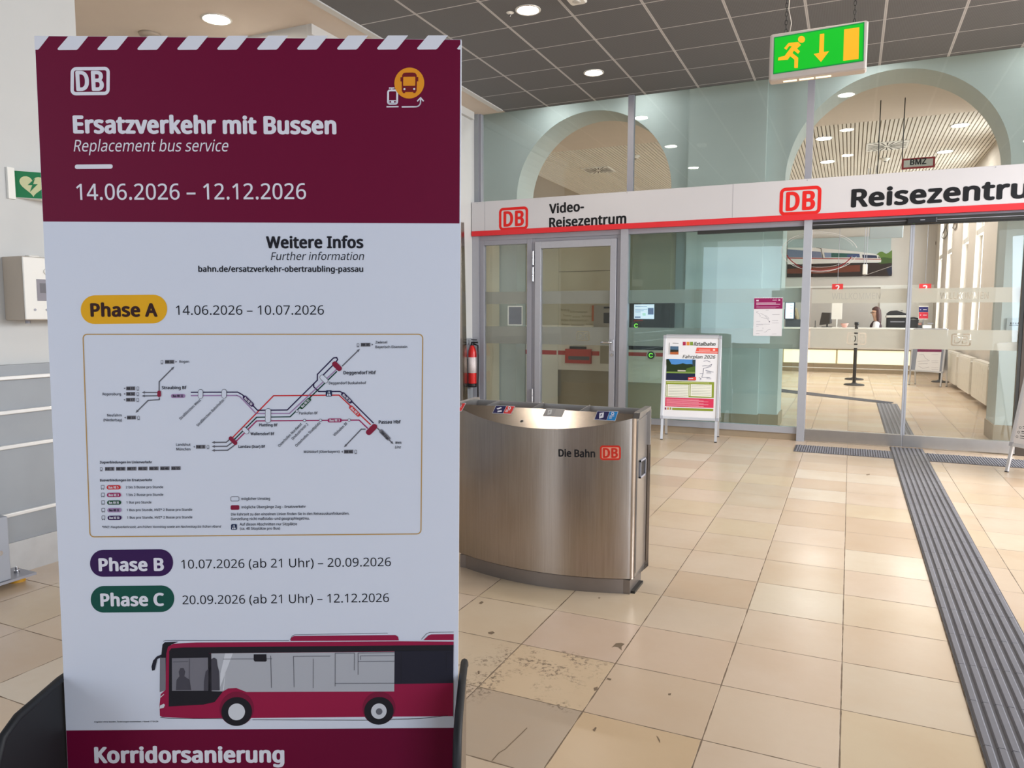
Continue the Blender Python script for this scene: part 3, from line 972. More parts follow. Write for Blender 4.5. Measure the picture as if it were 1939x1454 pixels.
# coloured bands
a = art()
wloc = PW
def local(a_, z0, z1):
    k = PV[2]
    return [(0.0005, (z0 - 1.885) / k), (wloc - 0.002, (z0 - 1.885) / k), (wloc - 0.002, (z1 - 1.885) / k), (0.0005, (z1 - 1.885) / k)]
zb = onplane(476, 421.3, PA, a.n)[2]
a.poly(local(a, zb, 1.8845), MAR, 0, True)
zc_ = onplane(497, 1380.3, PA, a.n)[2]
b_ = art(); b_.poly(local(b_, 0.03, zc_), MAR, 0, True); b_.build('footer_band', board)
k0 = a.P(65.5, 68.5)
STR = ink('#e6e5ec')
a.poly([(65.3, 68.6), (93.5, 68.6), (74.5, 93), (72.5, 94.3), (66.5, 94.5)], STR, 1)
for k in range(11):
    x = 109.6 + 75.6 * k; y = 95.5 + 0.62 * k; yt = 68.6 + 0.62 * k
    if k < 10:
        a.poly([(x + 20.5, yt + .4), (x + 58.5, yt + .7), (x + 39, y - 2), (x + 36, y), (x + 2.5, y), (x, y - 1.5), (x + .6, y - 3.5)], STR, 1)
    else:
        a.poly([(x + 7.6, y - 11), (x + 7.6, y), (x + 2.5, y), (x, y - 1.5)], STR, 1)
a.build('header_band', board)
WT = ink('#e9e6ee')
a = art()
a.logo(134.8, 128, 209, 181.5, WT, 1)
a.build('logo', board, 'white railway logo')
a = art()
a.text('Ersatzverkehr mit Bussen', 140.8, 252, 639, 258.5, 30.5, WT, 1, bold=0.044, res=4)
a.text('Replacement bus service', 142, 287.5, 433, 290.2, 21.5, WT, 1, bold=0.0, italic=0.2, res=3)
a.rr(144.4, 312.3, 216, 320.8, 4, WT, 1)
a.text('14.06.2026 – 12.12.2026', 148.5, 379, 582.8, 381.8, 29.5, WT, 1, bold=0.006, res=4)
a.build('headline_lettering', board)
a = art()
a.text('Korridorsanierung', 192, 1443.5, 551.5, 1445.5, 29.5, WT, 1, bold=0.044, res=4)
a.build('footer_lettering', board)
a = art()
BK = ink('#16141f')
a.text('Weitere Infos', 508, 473.5, 692, 475, 21, BK, 1, bold=0.035, res=3)
a.text('Further information', 517, 496.5, 692, 498, 14.5, BK, 1, italic=0.2)
a.text('bahn.de/ersatzverkehr-obertraubling-passau', 380, 517.3, 692, 520.3, 10.5, BK, 1, bold=0.028)
YEL, PUR, GRN = ink('#f0b010'), ink('#35104f'), ink('#085044')
BRN = ink('#34110c')
def pill(x0, y0, x1, y1, m):
    a.rr(x0, y0, x1, y1, (y1 - y0) / 2 - .3, m, 1, 10)
pill(158, 560, 321.6, 614.3, YEL); a.text('Phase A', 177, 599.4, 304, 600.6, 23.5, BRN, 2, bold=0.042, res=3)
a.text('14.06.2026 – 10.07.2026', 338.5, 598.3, 618.4, 600.6, 17.5, BK, 1)
pill(180, 1041.5, 337.3, 1092.5, PUR); a.text('Phase B', 197, 1081, 320.5, 1081.3, 23.3, WT, 2, bold=0.042, res=3)
a.text('10.07.2026 (ab 21 Uhr) – 20.09.2026', 353, 1078.5, 749.5, 1077.5, 17, BK, 1)
pill(182, 1110, 340, 1160.3, GRN); a.text('Phase C', 201, 1147.5, 321.5, 1147.5, 23.3, WT, 2, bold=0.042, res=3)
a.text('20.09.2026 (ab 21 Uhr) – 12.12.2026', 356, 1146, 746.5, 1145.3, 17, BK, 1)
a.text('Angaben ohne Gewähr, Änderungen vorbehalten. / Stand: 17.04.26', 190.5, 1368, 312, 1368.3, 2.6, BK, 1, bold=0.02)
a.build('date_lettering', board)
# pictogram: tram, arrow, bus in an orange disc
a = art(); ORG = ink('#f09a20'); MRD = ink('#781018')
a.disc(776, 164.4, 28.3, ORG, 2, 36, ry=29.3)
a.poly([(762.5, 149), (765, 145.6), (770, 144.8), (782, 144.8), (787, 145.6), (789.6, 149), (790.3, 160), (790, 179), (787.5, 183.5), (784, 183.5), (783.5, 181.5), (768.5, 181.5), (768, 183.5), (764.5, 183.5), (762, 179), (761.8, 160)], MRD, 3)
a.rr(764.6, 152.8, 787.2, 169.8, 1.2, ORG, 4)
for x in (759.4, 790.2):
    a.rr(x, 153.2, x + 2.6, 161.5, 1, MRD, 4)
for x in (767, 785.4):
    a.disc(x, 176, 2.0, WT, 4, 12)
a.rring(734.2, 176, 755, 205, 5.5, 3.6, WT, 1)
a.poly([(736, 196.5), (753, 196.5), (752.5, 203.5), (736.5, 203.5)], WT, 1)
for x in (740.3, 749.0):
    a.disc(x, 199.6, 1.7, MAR, 2, 10)
a.line([(737.5, 173.3), (748, 173.3)], 2.2, WT, 1); a.line([(743, 173.3), (743, 176.5)], 2, WT, 1)
a.line([(733.2, 208.7), (756, 208.7)], 2.3, WT, 1)
a.line([(762, 209.2)] + arcpts(789, 200.5, 8.5, 8.7, 90, 0, 6) + [(797.5, 193.5)], 2.4, WT, 1)
a.line([(791.2, 199), (797.6, 192.2), (803.3, 199)], 2.4, WT, 1)
a.build('pictogram', board)

# route map, drawn from two measured sheets
a = art()
def L(x, y): return (140 + x / 3.635, 620 + y / 3.635)
def Q(x, y): return (420 + x / 3.635, 620 + y / 3.635)
OCH = ink('#c29a5a'); GRY = ink('#6b6a72'); LIL = ink('#a888b0'); VIO = ink('#2a1a4a'); DGR = ink('#12403a'); RED = ink('#d22c30'); MAG = ink('#a3205e'); STN = ink('#8a1538'); BOX = ink('#77747a'); PAP = ink('#dfe2ee'); TXT = ink('#23222e'); NVY = ink('#14244a')
fr_o = rrect(161.5, 633, 806.8, 1018, 9); fr_i = rrect(163.6, 635.1, 804.7, 1015.9, 7)
def warp(p):
    f = (p[1] - 633) / 385.0; g = (p[0] - 162) / 645.0
    return (p[0] + 17 * f * (1 - g), p[1] - (1 - f) * 0.5 + (6 * g * (1 - f) if True else 0))
a.ring([warp(p) for p in fr_o], [warp(p) for p in fr_i], OCH, 1)
W_LINE = 2.3
def ln(S, pts, m, w=W_LINE, layer=1): a.line([S(*p) for p in pts], w, m, layer)
# grey train lines with arrow heads
def arrow(S, pts, m=GRY, w=2.3):
    ln(S, pts, m, w); p, q = S(*pts[-2]), S(*pts[-1])
    d = math.hypot(q[0] - p[0], q[1] - p[1]); ux, uy = (q[0] - p[0]) / d, (q[1] - p[1]) / d
    a.poly([(q[0] + ux * 5, q[1] + uy * 5), (q[0] - uy * 2.6 - ux, q[1] + ux * 2.6 - uy), (q[0] + uy * 2.6 - ux, q[1] - ux * 2.6 - uy)], m, 1)
arrow(L, [(610, 440), (610, 380), (700, 290)]); arrow(L, [(600, 454), (508, 453)]); arrow(L, [(600, 477), (508, 477)])
arrow(L, [(612, 488), (612, 504), (535, 508), (462, 580)])
arrow(L, [(1110, 772), (1075, 801), (993, 801)]); arrow(L, [(1125, 795), (1080, 829), (993, 829)]); arrow(L, [(1145, 812), (1085, 856), (993, 856)])
arrow(Q, [(850, 285), (958, 180)]); arrow(Q, [(1015, 720), (985, 720), (880, 830)]); arrow(Q, [(1095, 712), (1195, 812)])
# coloured bus lines
ln(Q, [(-190, 455), (133, 457), (165, 475), (270, 583), (475, 583), (680, 380), (680, 340), (790, 228), (812, 226), (818, 240), (806, 258), (720, 345)], VIO)
ln(Q, [(-190, 478), (128, 480), (150, 490), (260, 605), (490, 607), (830, 290)], LIL)
ln(Q, [(270, 583), (300, 583)], VIO); ln(Q, [(655, 400), (655, 425), (690, 458), (835, 459), (860, 470), (1070, 680)], VIO)
ln(Q, [(95, 775), (380, 484), (830, 484), (1050, 690)], RED)
ln(Q, [(110, 785), (265, 631), (495, 630), (815, 320)], DGR)
ln(Q, [(120, 800), (265, 656), (970, 657), (1030, 715)], MAG)
def capsule(S, c, ln_, wd, ang, m, edge=None, layer=3):
    cx, cy = S(*c); ca, sa = math.cos(ang), math.sin(ang)
    def tr(w, h):
        return [(cx + p[0] * ca - p[1] * sa, cy + p[0] * sa + p[1] * ca) for p in rrect(-w, -h, w, h, min(w, h) * 0.95, 5)]
    if edge:
        a.poly(tr(ln_ / 2 + 0.9, wd / 2 + 0.9), edge, layer)
    a.poly(tr(ln_ / 2, wd / 2), m, layer + 1)
A45 = math.pi / 4
for (S, c, l_, w_, an, m, e) in ((L, (612, 463), 12.5, 7, math.pi / 2, STN, None), (L, (896, 467), 16, 8, math.pi / 2, PAP, GRY), (L, (1058, 467), 16, 8, math.pi / 2, PAP, GRY),
                                 (Q, (344, 620), 26, 9.5, math.pi / 2, PAP, GRY), (Q, (190, 721), 14, 7.5, A45, PAP, GRY), (Q, (105, 790), 20, 7.5, A45, STN, None),
                                 (Q, (815, 285), 22, 10, A45, STN, None), (Q, (726, 372), 17, 8, A45, PAP, GRY), (Q, (1057, 722), 25, 11, -A45, STN, None)):
    capsule(S, c, l_, w_, an, m, e)
for p in ((542, 591), (595, 656), (705, 656), (902, 656)):
    q = Q(*p); a.disc(q[0], q[1], 3, GRY, 3, 14); a.disc(q[0], q[1], 2, PAP, 4, 14)
def lab_capsule(S, c, l_, w_, an, m, txt, tm=WT):
    capsule(S, c, l_, w_, an, m); cx, cy = S(*c); h = l_ * 0.36
    ca, sa = math.cos(an), math.sin(an); d = w_ * 0.26
    a.text(txt, cx - h * ca - d * sa, cy - h * sa + d * ca, cx + h * ca - d * sa, cy + h * sa + d * ca, w_ * 0.55, tm, 5, bold=0.03)
lab_capsule(L, (742, 479), 27, 7.5, 0, LIL, 'Bus RB 32', TXT)
lab_capsule(Q, (208, 519), 27, 7.5, A45, PUR, 'Bus RE 50'); lab_capsule(Q, (600, 538), 27, 7.5, -A45, ink('#0f4a2a'), 'Bus RB 35')
lab_capsule(Q, (884, 503), 27, 7.5, A45, VIO, 'Bus RE 50'); lab_capsule(Q, (940, 594), 27, 7.5, A45, RED, 'Bus RE 5'); lab_capsule(Q, (803, 657), 27, 7.5, 0, MAG, 'Bus RE 3')
def motorway(S, c, r):
    x, y = S(*c); a.rr(x - r, y - r, x + r, y + r, r * .4, NVY, 4)
    a.poly([(x - r * .2, y - r * .7), (x + r * .2, y - r * .7), (x + r * .65, y + r * .75), (x - r * .65, y + r * .75)], PAP, 5)
    a.line([(x, y - r * .7), (x, y + r * .7)], r * .2, NVY, 6); a.line([(x - r * .5, y), (x + r * .5, y)], r * .18, NVY, 6)
motorway(Q, (761, 471), 6)
def tag_box(S, x, y, txt, w=60):
    p = S(x, y - 13); q = S(x + w, y + 13); a.quadbox(p[0], p[1], q[0], q[1], BOX, 2); r = S(x + 5, y + 8); r2 = S(x + w - 6, y + 8); a.text(txt, r[0], r[1], r2[0], r2[1], 4.2, DARK, 3, bold=0.03)
def train_icon(S, x, y):
    p = S(x - 8, y - 12); q = S(x + 8, y + 13); a.rring(p[0], p[1], q[0], q[1], 1.6, 0.8, GRY, 2); a.line([(p[0] - .3, q[1] + .5), (q[0] + .3, q[1] + .5)], .8, GRY, 2)
def tri(S, x, y, d):
    p = S(x, y); a.poly([(p[0] + d * 3, p[1]), (p[0], p[1] - 1.8), (p[0], p[1] + 1.8)], GRY, 2)
def T(S, txt, x0, y0, x1, y1, cap, bold=0.0, it=0.0, m=TXT):
    p = S(x0, y0); q = S(x1, y1); a.text(txt, p[0], p[1], q[0], q[1], cap, m, 2, bold=max(bold, .014), italic=it)
train_icon(L, 628, 244); tag_box(L, 649, 244, 'RB 32', 64); tri(L, 721, 244, 1); T(L, 'Bogen', 748, 251, 815, 252, 4.5)
for y, c in ((424, 'RB 15'), (462, 'RB 32'), (502, 'RB 17')):
    tri(L, 377, y, -1); tag_box(L, 384, y, c, 62); train_icon(L, 464, y)
T(L, 'Regensburg', 222, 470, 348, 471, 4.8); tri(L, 383, 625, -1); tag_box(L, 391, 625, 'RB 33', 62); train_icon(L, 471, 626)
T(L, 'Neufahrn', 255, 616, 355, 616, 4.8); T(L, '(Niederbay)', 230, 648, 357, 650, 4.8)
T(L, 'Straubing Bf', 629, 432, 799, 433, 5.8, 0.03)
T(L, 'Straßkirchen West', 760, 646, 900, 512, 4.8); T(L, 'Straßkirchen Bahnhofstr.', 880, 692, 1066, 508, 4.8)
T(L, 'Landshut', 731, 822, 830, 823, 4.8); T(L, 'München', 733, 853, 830, 854, 4.8); tri(L, 860, 830, -1); tag_box(L, 868, 830, 'RE 3', 64); train_icon(L, 950, 830)
T(Q, 'Landau (Isar) Bf', 142, 840, 326, 841, 5.0, 0.03); T(Q, 'Wallersdorf Bf', 224, 753, 388, 754, 5.0, 0.03); T(Q, 'Plattling Bf', 283, 693, 410, 694, 5.0, 0.03)
T(Q, 'Pankofen Bf', 557, 614, 685, 614, 4.8); T(Q, 'Deggendorf Busbahnhof', 760, 409, 1016, 410, 4.8); T(Q, 'Deggendorf Hbf', 860, 341, 1083, 342, 6.0, 0.03)
T(Q, 'Passau Hbf', 1105, 682, 1257, 682, 6.0, 0.03); T(Q, 'Vilshofen Bf', 803, 768, 892, 680, 4.8)
T(Q, 'Osterhofen Nordwest', 424, 838, 580, 682, 4.8); T(Q, '(Industriestr.)', 516, 790, 620, 684, 4.8); T(Q, 'Osterhofen Stadtplatz', 542, 838, 706, 676, 4.8)
train_icon(Q, 958, 139); tag_box(Q, 977, 139, 'RB 35', 66); tri(Q, 1052, 139, 1); T(Q, 'Zwiesel', 1078, 132, 1158, 132, 4.8); T(Q, 'Bayerisch Eisenstein', 1078, 164, 1296, 165, 4.8)
T(Q, 'Mühldorf (Oberbayern)', 592, 880, 838, 880, 4.8); tri(Q, 860, 873, -1); tag_box(Q, 868, 873, 'RB 46', 64); train_icon(Q, 949, 873)
T(Q, 'Wels', 1218, 823, 1262, 823, 4.8, 0, .2); T(Q, 'Linz', 1218, 853, 1258, 853, 4.8, 0, .2)
capsule(Q, (1148, 760), 27, 7.5, A45, BOX); q0 = Q(1118, 742); q1 = Q(1168, 792); a.text('ÖBB-Züge', q0[0], q0[1], q1[0], q1[1], 4, DARK, 5, bold=.02)
T(L, 'Zugverbindungen im Linienverkehr', 207, 938, 567, 940, 4.5, 0.03)
train_icon(L, 217, 975)
for i, c in enumerate(('RE 3', 'RB 30', 'RB 17', 'RB 32', 'RB 35', 'RB 46', 'RB 15')):
    tag_box(L, 243 + 76 * i, 976, c, 64)
T(L, 'Busverbindungen im Ersatzverkehr', 210, 1062, 570, 1063, 4.5, 0.03)
for i, (c, m, tx, x1) in enumerate((('Bus RE 5', RED, '2 bis 3 Busse pro Stunde', 645), ('Bus RE 3', MAG, '1 bis 2 Busse pro Stunde', 646), ('Bus RB 35', ink('#0f4a2a'), '1 Bus pro Stunde', 565), ('Bus RB 32', LIL, '1 Bus pro Stunde, HVZ* 2 Busse pro Stunde', 846), ('Bus RE 50', PUR, '1 Bus pro Stunde, HVZ* 2 Busse pro Stunde', 847))):
    y = 1102 + 52.3 * i; x = 228 + 1.8 * i
    p = L(x - 12, y - 14); q = L(x + 12, y + 12); a.rring(p[0], p[1], q[0], q[1], 1.3, .9, GRY, 2); a.disc(p[0] + 1.5, q[1] + .4, .9, GRY, 2, 8); a.disc(q[0] - 1.5, q[1] + .4, .9, GRY, 2, 8)
    lab_capsule(L, (305 + 2 * i, y + 1), 26.5, 8, 0, m, c, TXT if m is LIL else WT)
    T(L, tx, 388 + 2.5 * i, y + 9, x1, y + 10, 4.6)
T(L, '*HVZ: Hauptverkehrszeit, am frühen Vormittag sowie am Nachmittag bis frühen Abend', 225, 1383, 1043, 1386, 4.2, 0, .2)
p = Q(90, 1174); q = Q(151, 1207); a.rring(p[0], p[1], q[0], q[1], 3, 1, GRY, 2); T(Q, 'möglicher Umstieg', 165, 1199, 363, 1199, 4.9)
p = Q(92, 1234); q = Q(152, 1266); a.rr(p[0], p[1], q[0], q[1], 2.5, STN, 2); T(Q, 'mögliche Übergänge Zug – Ersatzverkehr', 167, 1256, 609, 1256, 4.9)
T(Q, 'Die Fahrzeit zu den einzelnen Linien finden Sie in den Reiseauskunftskanälen.', 96, 1305, 909, 1306, 4.9)
T(Q, 'Darstellung nicht maßstabs- und geographiegetreu.', 96, 1336, 636, 1337, 4.9)
motorway(Q, (117, 1383), 5.5); T(Q, 'Auf diesen Abschnitten nur Sitzplätze', 156, 1374, 550, 1375, 4.9); T(Q, '(ca. 40 Sitzplätze pro Bus)', 157, 1403, 433, 1404, 4.9)
a.build('route_map', board)

# bus picture
a = art()
def B(x, y): return (150 + x / 2.585, 1180 + y / 2.585)
BM = ink('#9c1242'); BMD = ink('#7e1038'); GL1 = ink('#7b7880'); GL2 = ink('#b6b6bc'); BDK = ink('#1c1a22'); BDK2 = ink('#22212f'); SIL = ink('#4a4750'); HL = ink('#d9d9de')
def bp(pts, m, ly): a.poly([B(*p) for p in pts], m, ly)
def bl(pts, m, w, ly): a.line([B(*p) for p in pts], w, m, ly)
R0 = 1860
bp([(437, 96), (520, 92), (R0, 98), (R0, 108), (470, 112), (440, 130)], PAP, 1)
bp([(430, 170), (436, 108), (448, 96), (515, 94), (480, 108), (462, 128), (455, 330), (425, 340)], BDK, 2)
bp([(1062, 96), (1066, 80), (1078, 72), (1575, 72), (1588, 80), (1592, 98)], BM, 2); bl([(1060, 92), (1070, 72), (1082, 66), (1538, 62)], BDK, .7, 2)
bp([(1712, 98), (1735, 76), (1750, 70), (R0, 70), (R0, 99)], BM, 2); bl([(1702, 94), (1728, 66), (1745, 60), (R0, 60)], BDK, .7, 2)
bl([(440, 92), (450, 88), (1055, 94)], BDK, .8, 2)
bp([(427, 455), (425, 400), (430, 350), (452, 330), (456, 150), (464, 118), (490, 104), (600, 99), (1600, 102), (R0, 106), (R0, 470), (600, 470), (440, 462)], BM, 3)
bp([(470, 140), (480, 126), (540, 122), (R0, 122), (R0, 150), (1572, 150), (676, 152), (664, 152), (664, 336), (735, 338), (695, 390), (640, 402), (470, 410)], BDK, 4)
bp([(1572, 148), (R0, 150), (R0, 308), (1572, 310)], BDK2, 4)
bp([(676, 152), (1572, 152), (1572, 346), (850, 342), (800, 322), (760, 324), (735, 338), (680, 336)], GL2, 5)
bp([(484, 174), (660, 172), (664, 334), (486, 333)], GL1, 5)
bp([(425, 172), (452, 172), (455, 330), (425, 338)], GL1, 3)
bp([(505, 330), (508, 280), (522, 262), (518, 240), (526, 222), (542, 222), (550, 240), (546, 262), (572, 280), (580, 330)], SIL, 6)
bp([(642, 333), (642, 290), (650, 240), (674, 215), (676, 180), (690, 172), (704, 180), (708, 212), (716, 240), (720, 333)], SIL, 7)
bp([(744, 152), (782, 152), (735, 280), (720, 320), (722, 250)], HL, 6)
bp([(735, 330), (745, 240), (748, 236), (740, 332)], HL, 6)
bp([(884, 158), (946, 158), (948, 190), (942, 194), (890, 193), (884, 186)], BDK, 7)
bl([(735, 180), (884, 180)], SIL, .8, 7); bl([(946, 180), (974, 180)], SIL, .8, 7); bl([(967, 165), (972, 322)], SIL, 1, 7); bl([(1083, 320), (1078, 170), (1258, 170)], SIL, .9, 7)
bl([(1175, 182), (1176, 325)], SIL, .9, 7); bl([(1283, 318), (1282, 156), (1376, 156), (1376, 240)], SIL, .9, 7); bl([(1283, 304), (1572, 305)], SIL, .8, 7); bl([(1395, 262), (1394, 156), (1572, 156)], SIL, .9, 7); bl([(1395, 198), (1572, 198)], SIL, .9, 7); bl([(1406, 190), (1406, 170), (1572, 170)], SIL, .8, 7)
bl([(570, 175), (570, 330)], SIL, .8, 7); bl([(490, 192), (565, 190)], SIL, .7, 7)
bp([(664, 152), (676, 152), (680, 338), (664, 338)], BDK, 7)
bl([(1605, 155), (1605, 305)], BDK, .8, 5); bl([(1825, 250), (1825, 160), (R0, 160)], BDK, .8, 5)
bp([(384, 215), (392, 185), (410, 165), (432, 156), (434, 168), (412, 178), (406, 205), (400, 232), (387, 234)], BDK2, 4)
bp([(426, 420), (428, 405), (446, 396), (452, 402), (446, 416)], HL, 4); bl([(428, 366), (446, 350)], HL, 1.4, 4)
bp([(430, 462), (R0, 466), (R0, 478), (720, 478), (440, 468)], PAP, 2)
bl([(430, 462), (470, 468), (740, 472)], BDK, .9, 5); bl([(880, 478), (1420, 486), (1700, 480), (1835, 466)], BDK, .9, 5)
for (wx, wy, r) in ((803, 437, 75), (1498, 440, 72)):
    p = B(wx, wy); a.disc(p[0], p[1] - 5, r / 2.585 + 3.4, BMD, 4, 40)
    a.disc(p[0], p[1], r / 2.585, BDK, 5, 40, ry=r * .94 / 2.585)
    a.disc(p[0], p[1] + (0.5), 41 / 2.585 if r > 73 else 38 / 2.585, HL, 6, 36)
    if r < 73:
        a.disc(p[0] + .5, p[1] + 1, 16 / 2.585, GRY, 7, 24)
a.build('bus_picture', board)

# stand: two side wings with rubber edges on a base plate
WINGO = mat('wing_metal', '#8d8075', 0.22, 0.8, 0.05, 10)
prof = [(0.105, 0.0), (0.105, 0.535), (0.085, 0.553), (0.0, 0.560), (-0.14, 0.556), (-0.185, 0.540), (-0.205, 0.50), (-0.215, 0.44), (-0.235, 0.0)]
for nm_a, th in ((-0.012, 0.008), (PW + 0.006, 0.008)):
    mb = MB()
    mb.prism([PP(nm_a, d, z) for d, z in prof], tuple(PU * th), WINGO if nm_a > 0 else RUBBER)
    w = mb.build('side_wing', t)
    e = MB(); e.tube([PP(nm_a + th / 2, d, z) for d, z in prof[1:]], 0.0085, RUBBER, 8)
    e.build('edge_trim', w, 'black rubber edge')
MB().prism([PP(-0.02, 0.12, 0.0), PP(PW + 0.02, 0.12, 0.0), PP(PW + 0.02, -0.24, 0.0), PP(-0.02, -0.24, 0.0)], (0, 0, 0.02), RUBBER).build('base_plate', t)

# ================================================================== STAINLESS WASTE STATION
BC = np.array([-1.3825, 4.47]); BR = 1.19
XL_, XR_ = -1.86, -0.905
t = thing('waste_station', 'bow fronted stainless steel waste sorting station with four openings', 'waste bin', (-1.38, 3.48, 0))
def bow(x, off=0.0):
    return BC[1] - math.sqrt((BR + off) ** 2 - (x - BC[0]) ** 2)
N = 36
xs = [XL_ + (XR_ - XL_) * i / N for i in range(N + 1)]
YFc = bow(XR_); KS = 0.68; ZS = 0.861; YTOP = 3.40; YRE = 3.60
def ztop(y): return ZS + KS * (y - YFc)
ZT = ztop(YTOP)
mb = MB()
vs = []
pr_ = [(x, bow(x)) for x in xs[:-1]]
yc_ = bow(XR_ - .02) + .027
pr_ += [(XR_ - .028 + .028 * math.cos(math.radians(a_)), yc_ + .028 * math.sin(math.radians(a_))) for a_ in (-70, -52, -35, -18, 0)]
for (x, y) in pr_:
    vs += [(x, y, 0.075), (x, y, min(ztop(y), ZS + .004))]
mb.add(vs, [(2 * i, 2 * i + 2, 2 * i + 3, 2 * i + 1) for i in range(len(pr_) - 1)], STEEL, True)
fs = [(2 * i, 2 * i + 2, 2 * i + 3, 2 * i + 1) for i in range(N)]
mb.add([(XL_, bow(XL_), .075), (XL_, bow(XL_), ZS), (XL_ - .02, YRE, .875), (XL_ - .02, YRE, .075), (XR_ + .02, YRE, .875), (XR_ + .02, YRE, .075)], [(3, 2, 4, 5)], STEEL)
mb.add([(x, bow(x), .075) for x in xs] + [(XR_ + .02, YRE, .075), (XL_ - .02, YRE, .075)], [tuple(range(N + 3))], STEEL)
mb.build('body', t)
mb = MB()
vs = [(x, bow(x), ztop(bow(x))) for x in xs]; n = len(vs)
vs2 = [(XL_ + 0.005 + (XR_ - 0.02 - XL_) * i / N, YTOP, ZT) for i in range(N + 1)]
mb.add(vs + vs2, [(i, i + 1, n + i + 1, n + i) for i in range(N)], STEEL)
mb.add(vs2 + [(p[0], YTOP + 0.01, p[2] - 0.10) for p in vs2], [(i, i + 1, n + i + 1, n + i) for i in range(N)], STEEL)
mb.build('sloped_front', t, 'sloped steel lid front with sticker row')
mb = MB()
mb.box(XL_ - .015, XR_ + .02, YRE - 0.012, YRE, 0.70, 0.879, STEEL2)
mb.box(XL_, XR_, YTOP + 0.01, YRE - 0.01, 0.79, 0.80, mat('chute_steel', '#a79d92', 0.45, 0.4))
mb.build('rear_rim', t)
for x in (-1.72, -1.463, -1.205):
    MB().prism([(x, YTOP + 0.002, ZT - 0.005), (x, YTOP + 0.012, 0.74), (x, YRE - 0.012, 0.74), (x, YRE - 0.012, 0.885)], (0.004, 0, 0), STEEL2).build('divider', t)
for x0, s in ((XR_, 1), (XL_, -1)):
    yF = bow(x0)
    mb = MB()
    mb.prism([(x0 - s * .006, yF + .026, .075), (x0 - s * .006, yF + 0.026, ZS + 0.012), (x0 - s * .006, YTOP, ZT), (x0 - s * .006, YRE, .882), (x0 - s * .006, YRE, .075)], (s * .006, 0, 0), STEEL2)
    mb.prism([(x0, yF + .034, .095), (x0, yF + .034, .84), (x0, YRE - .010, .855), (x0, YRE - .010, .095)], (s * .004, 0, 0), STEEL2)
    sp = mb.build('side_panel', t)
    c = MB()
    c.prism([(x0 - s * .012, yF - .004, ZS - .004), (x0 - s * .012, yF + .012, ZS + .022), (x0 - s * .012, YTOP, ZT + .010), (x0 - s * .012, YRE + .004, .892), (x0 - s * .012, YRE + .004, .876), (x0 - s * .012, YTOP, ZT - .012)], (s * .03, 0, 0), STEEL2)
    c.build('end_cap', sp)
    if s > 0:
        hb = MB(); yc, zc2 = 3.50, 0.60
        hb.box(x0 + .002, x0 + .0065, yc - .045, yc + .045, zc2 - .036, zc2 + .036, BLACK)
        for (p0, p1, q0, q1) in ((-.052, .052, .036, .044), (-.052, .052, -.044, -.036), (-.052, -.044, -.044, .044), (.044, .052, -.044, .044)):
            hb.box(x0 + .004, x0 + .011, yc + p0, yc + p1, zc2 + q0, zc2 + q1, ALUD)
        hb.build('grip_recess', sp, 'black recessed grip')
mb = MB(); PLN = mat('plinth_steel', '#8a817b', 0.4, 0.8, 0.08, 10)
vs = []
xs2 = [XL_ + .012 + (XR_ - XL_ - .024) * i / N for i in range(N + 1)]
for x in xs2:
    y = bow(x, -0.008); vs += [(x, y, 0.0), (x, y, 0.07)]
mb.add(vs, fs, PLN, True)
mb.box(XL_ + .012, XR_ - .012, YFc - 0.01, YRE - .02, 0.0, 0.07, PLN)
mb.box(XR_ - .012, XR_ + .008, YFc + 0.01, YRE - .05, 0.0, 0.012, DARKM)
mb.build('plinth', t)


class BowArt(Art):
    def P(s, x, y):
        q = ray(x, y); d = q[:2]; o = C0[:2] - BC
        a_ = d @ d; b_ = 2 * (d @ o); c_ = o @ o - (BR + .0006) ** 2
        k = (-b_ - math.sqrt(b_ * b_ - 4 * a_ * c_)) / (2 * a_)
        p = C0 + q * k; ang = math.atan2(p[0] - BC[0], -(p[1] - BC[1]))
        return (ang * BR, float(p[2]))

    def to3(s, a, b, layer):
        r = BR + s.eps * (layer + s.base); g = a / BR
        return np.array([BC[0] + r * math.sin(g), BC[1] - r * math.cos(g), b])


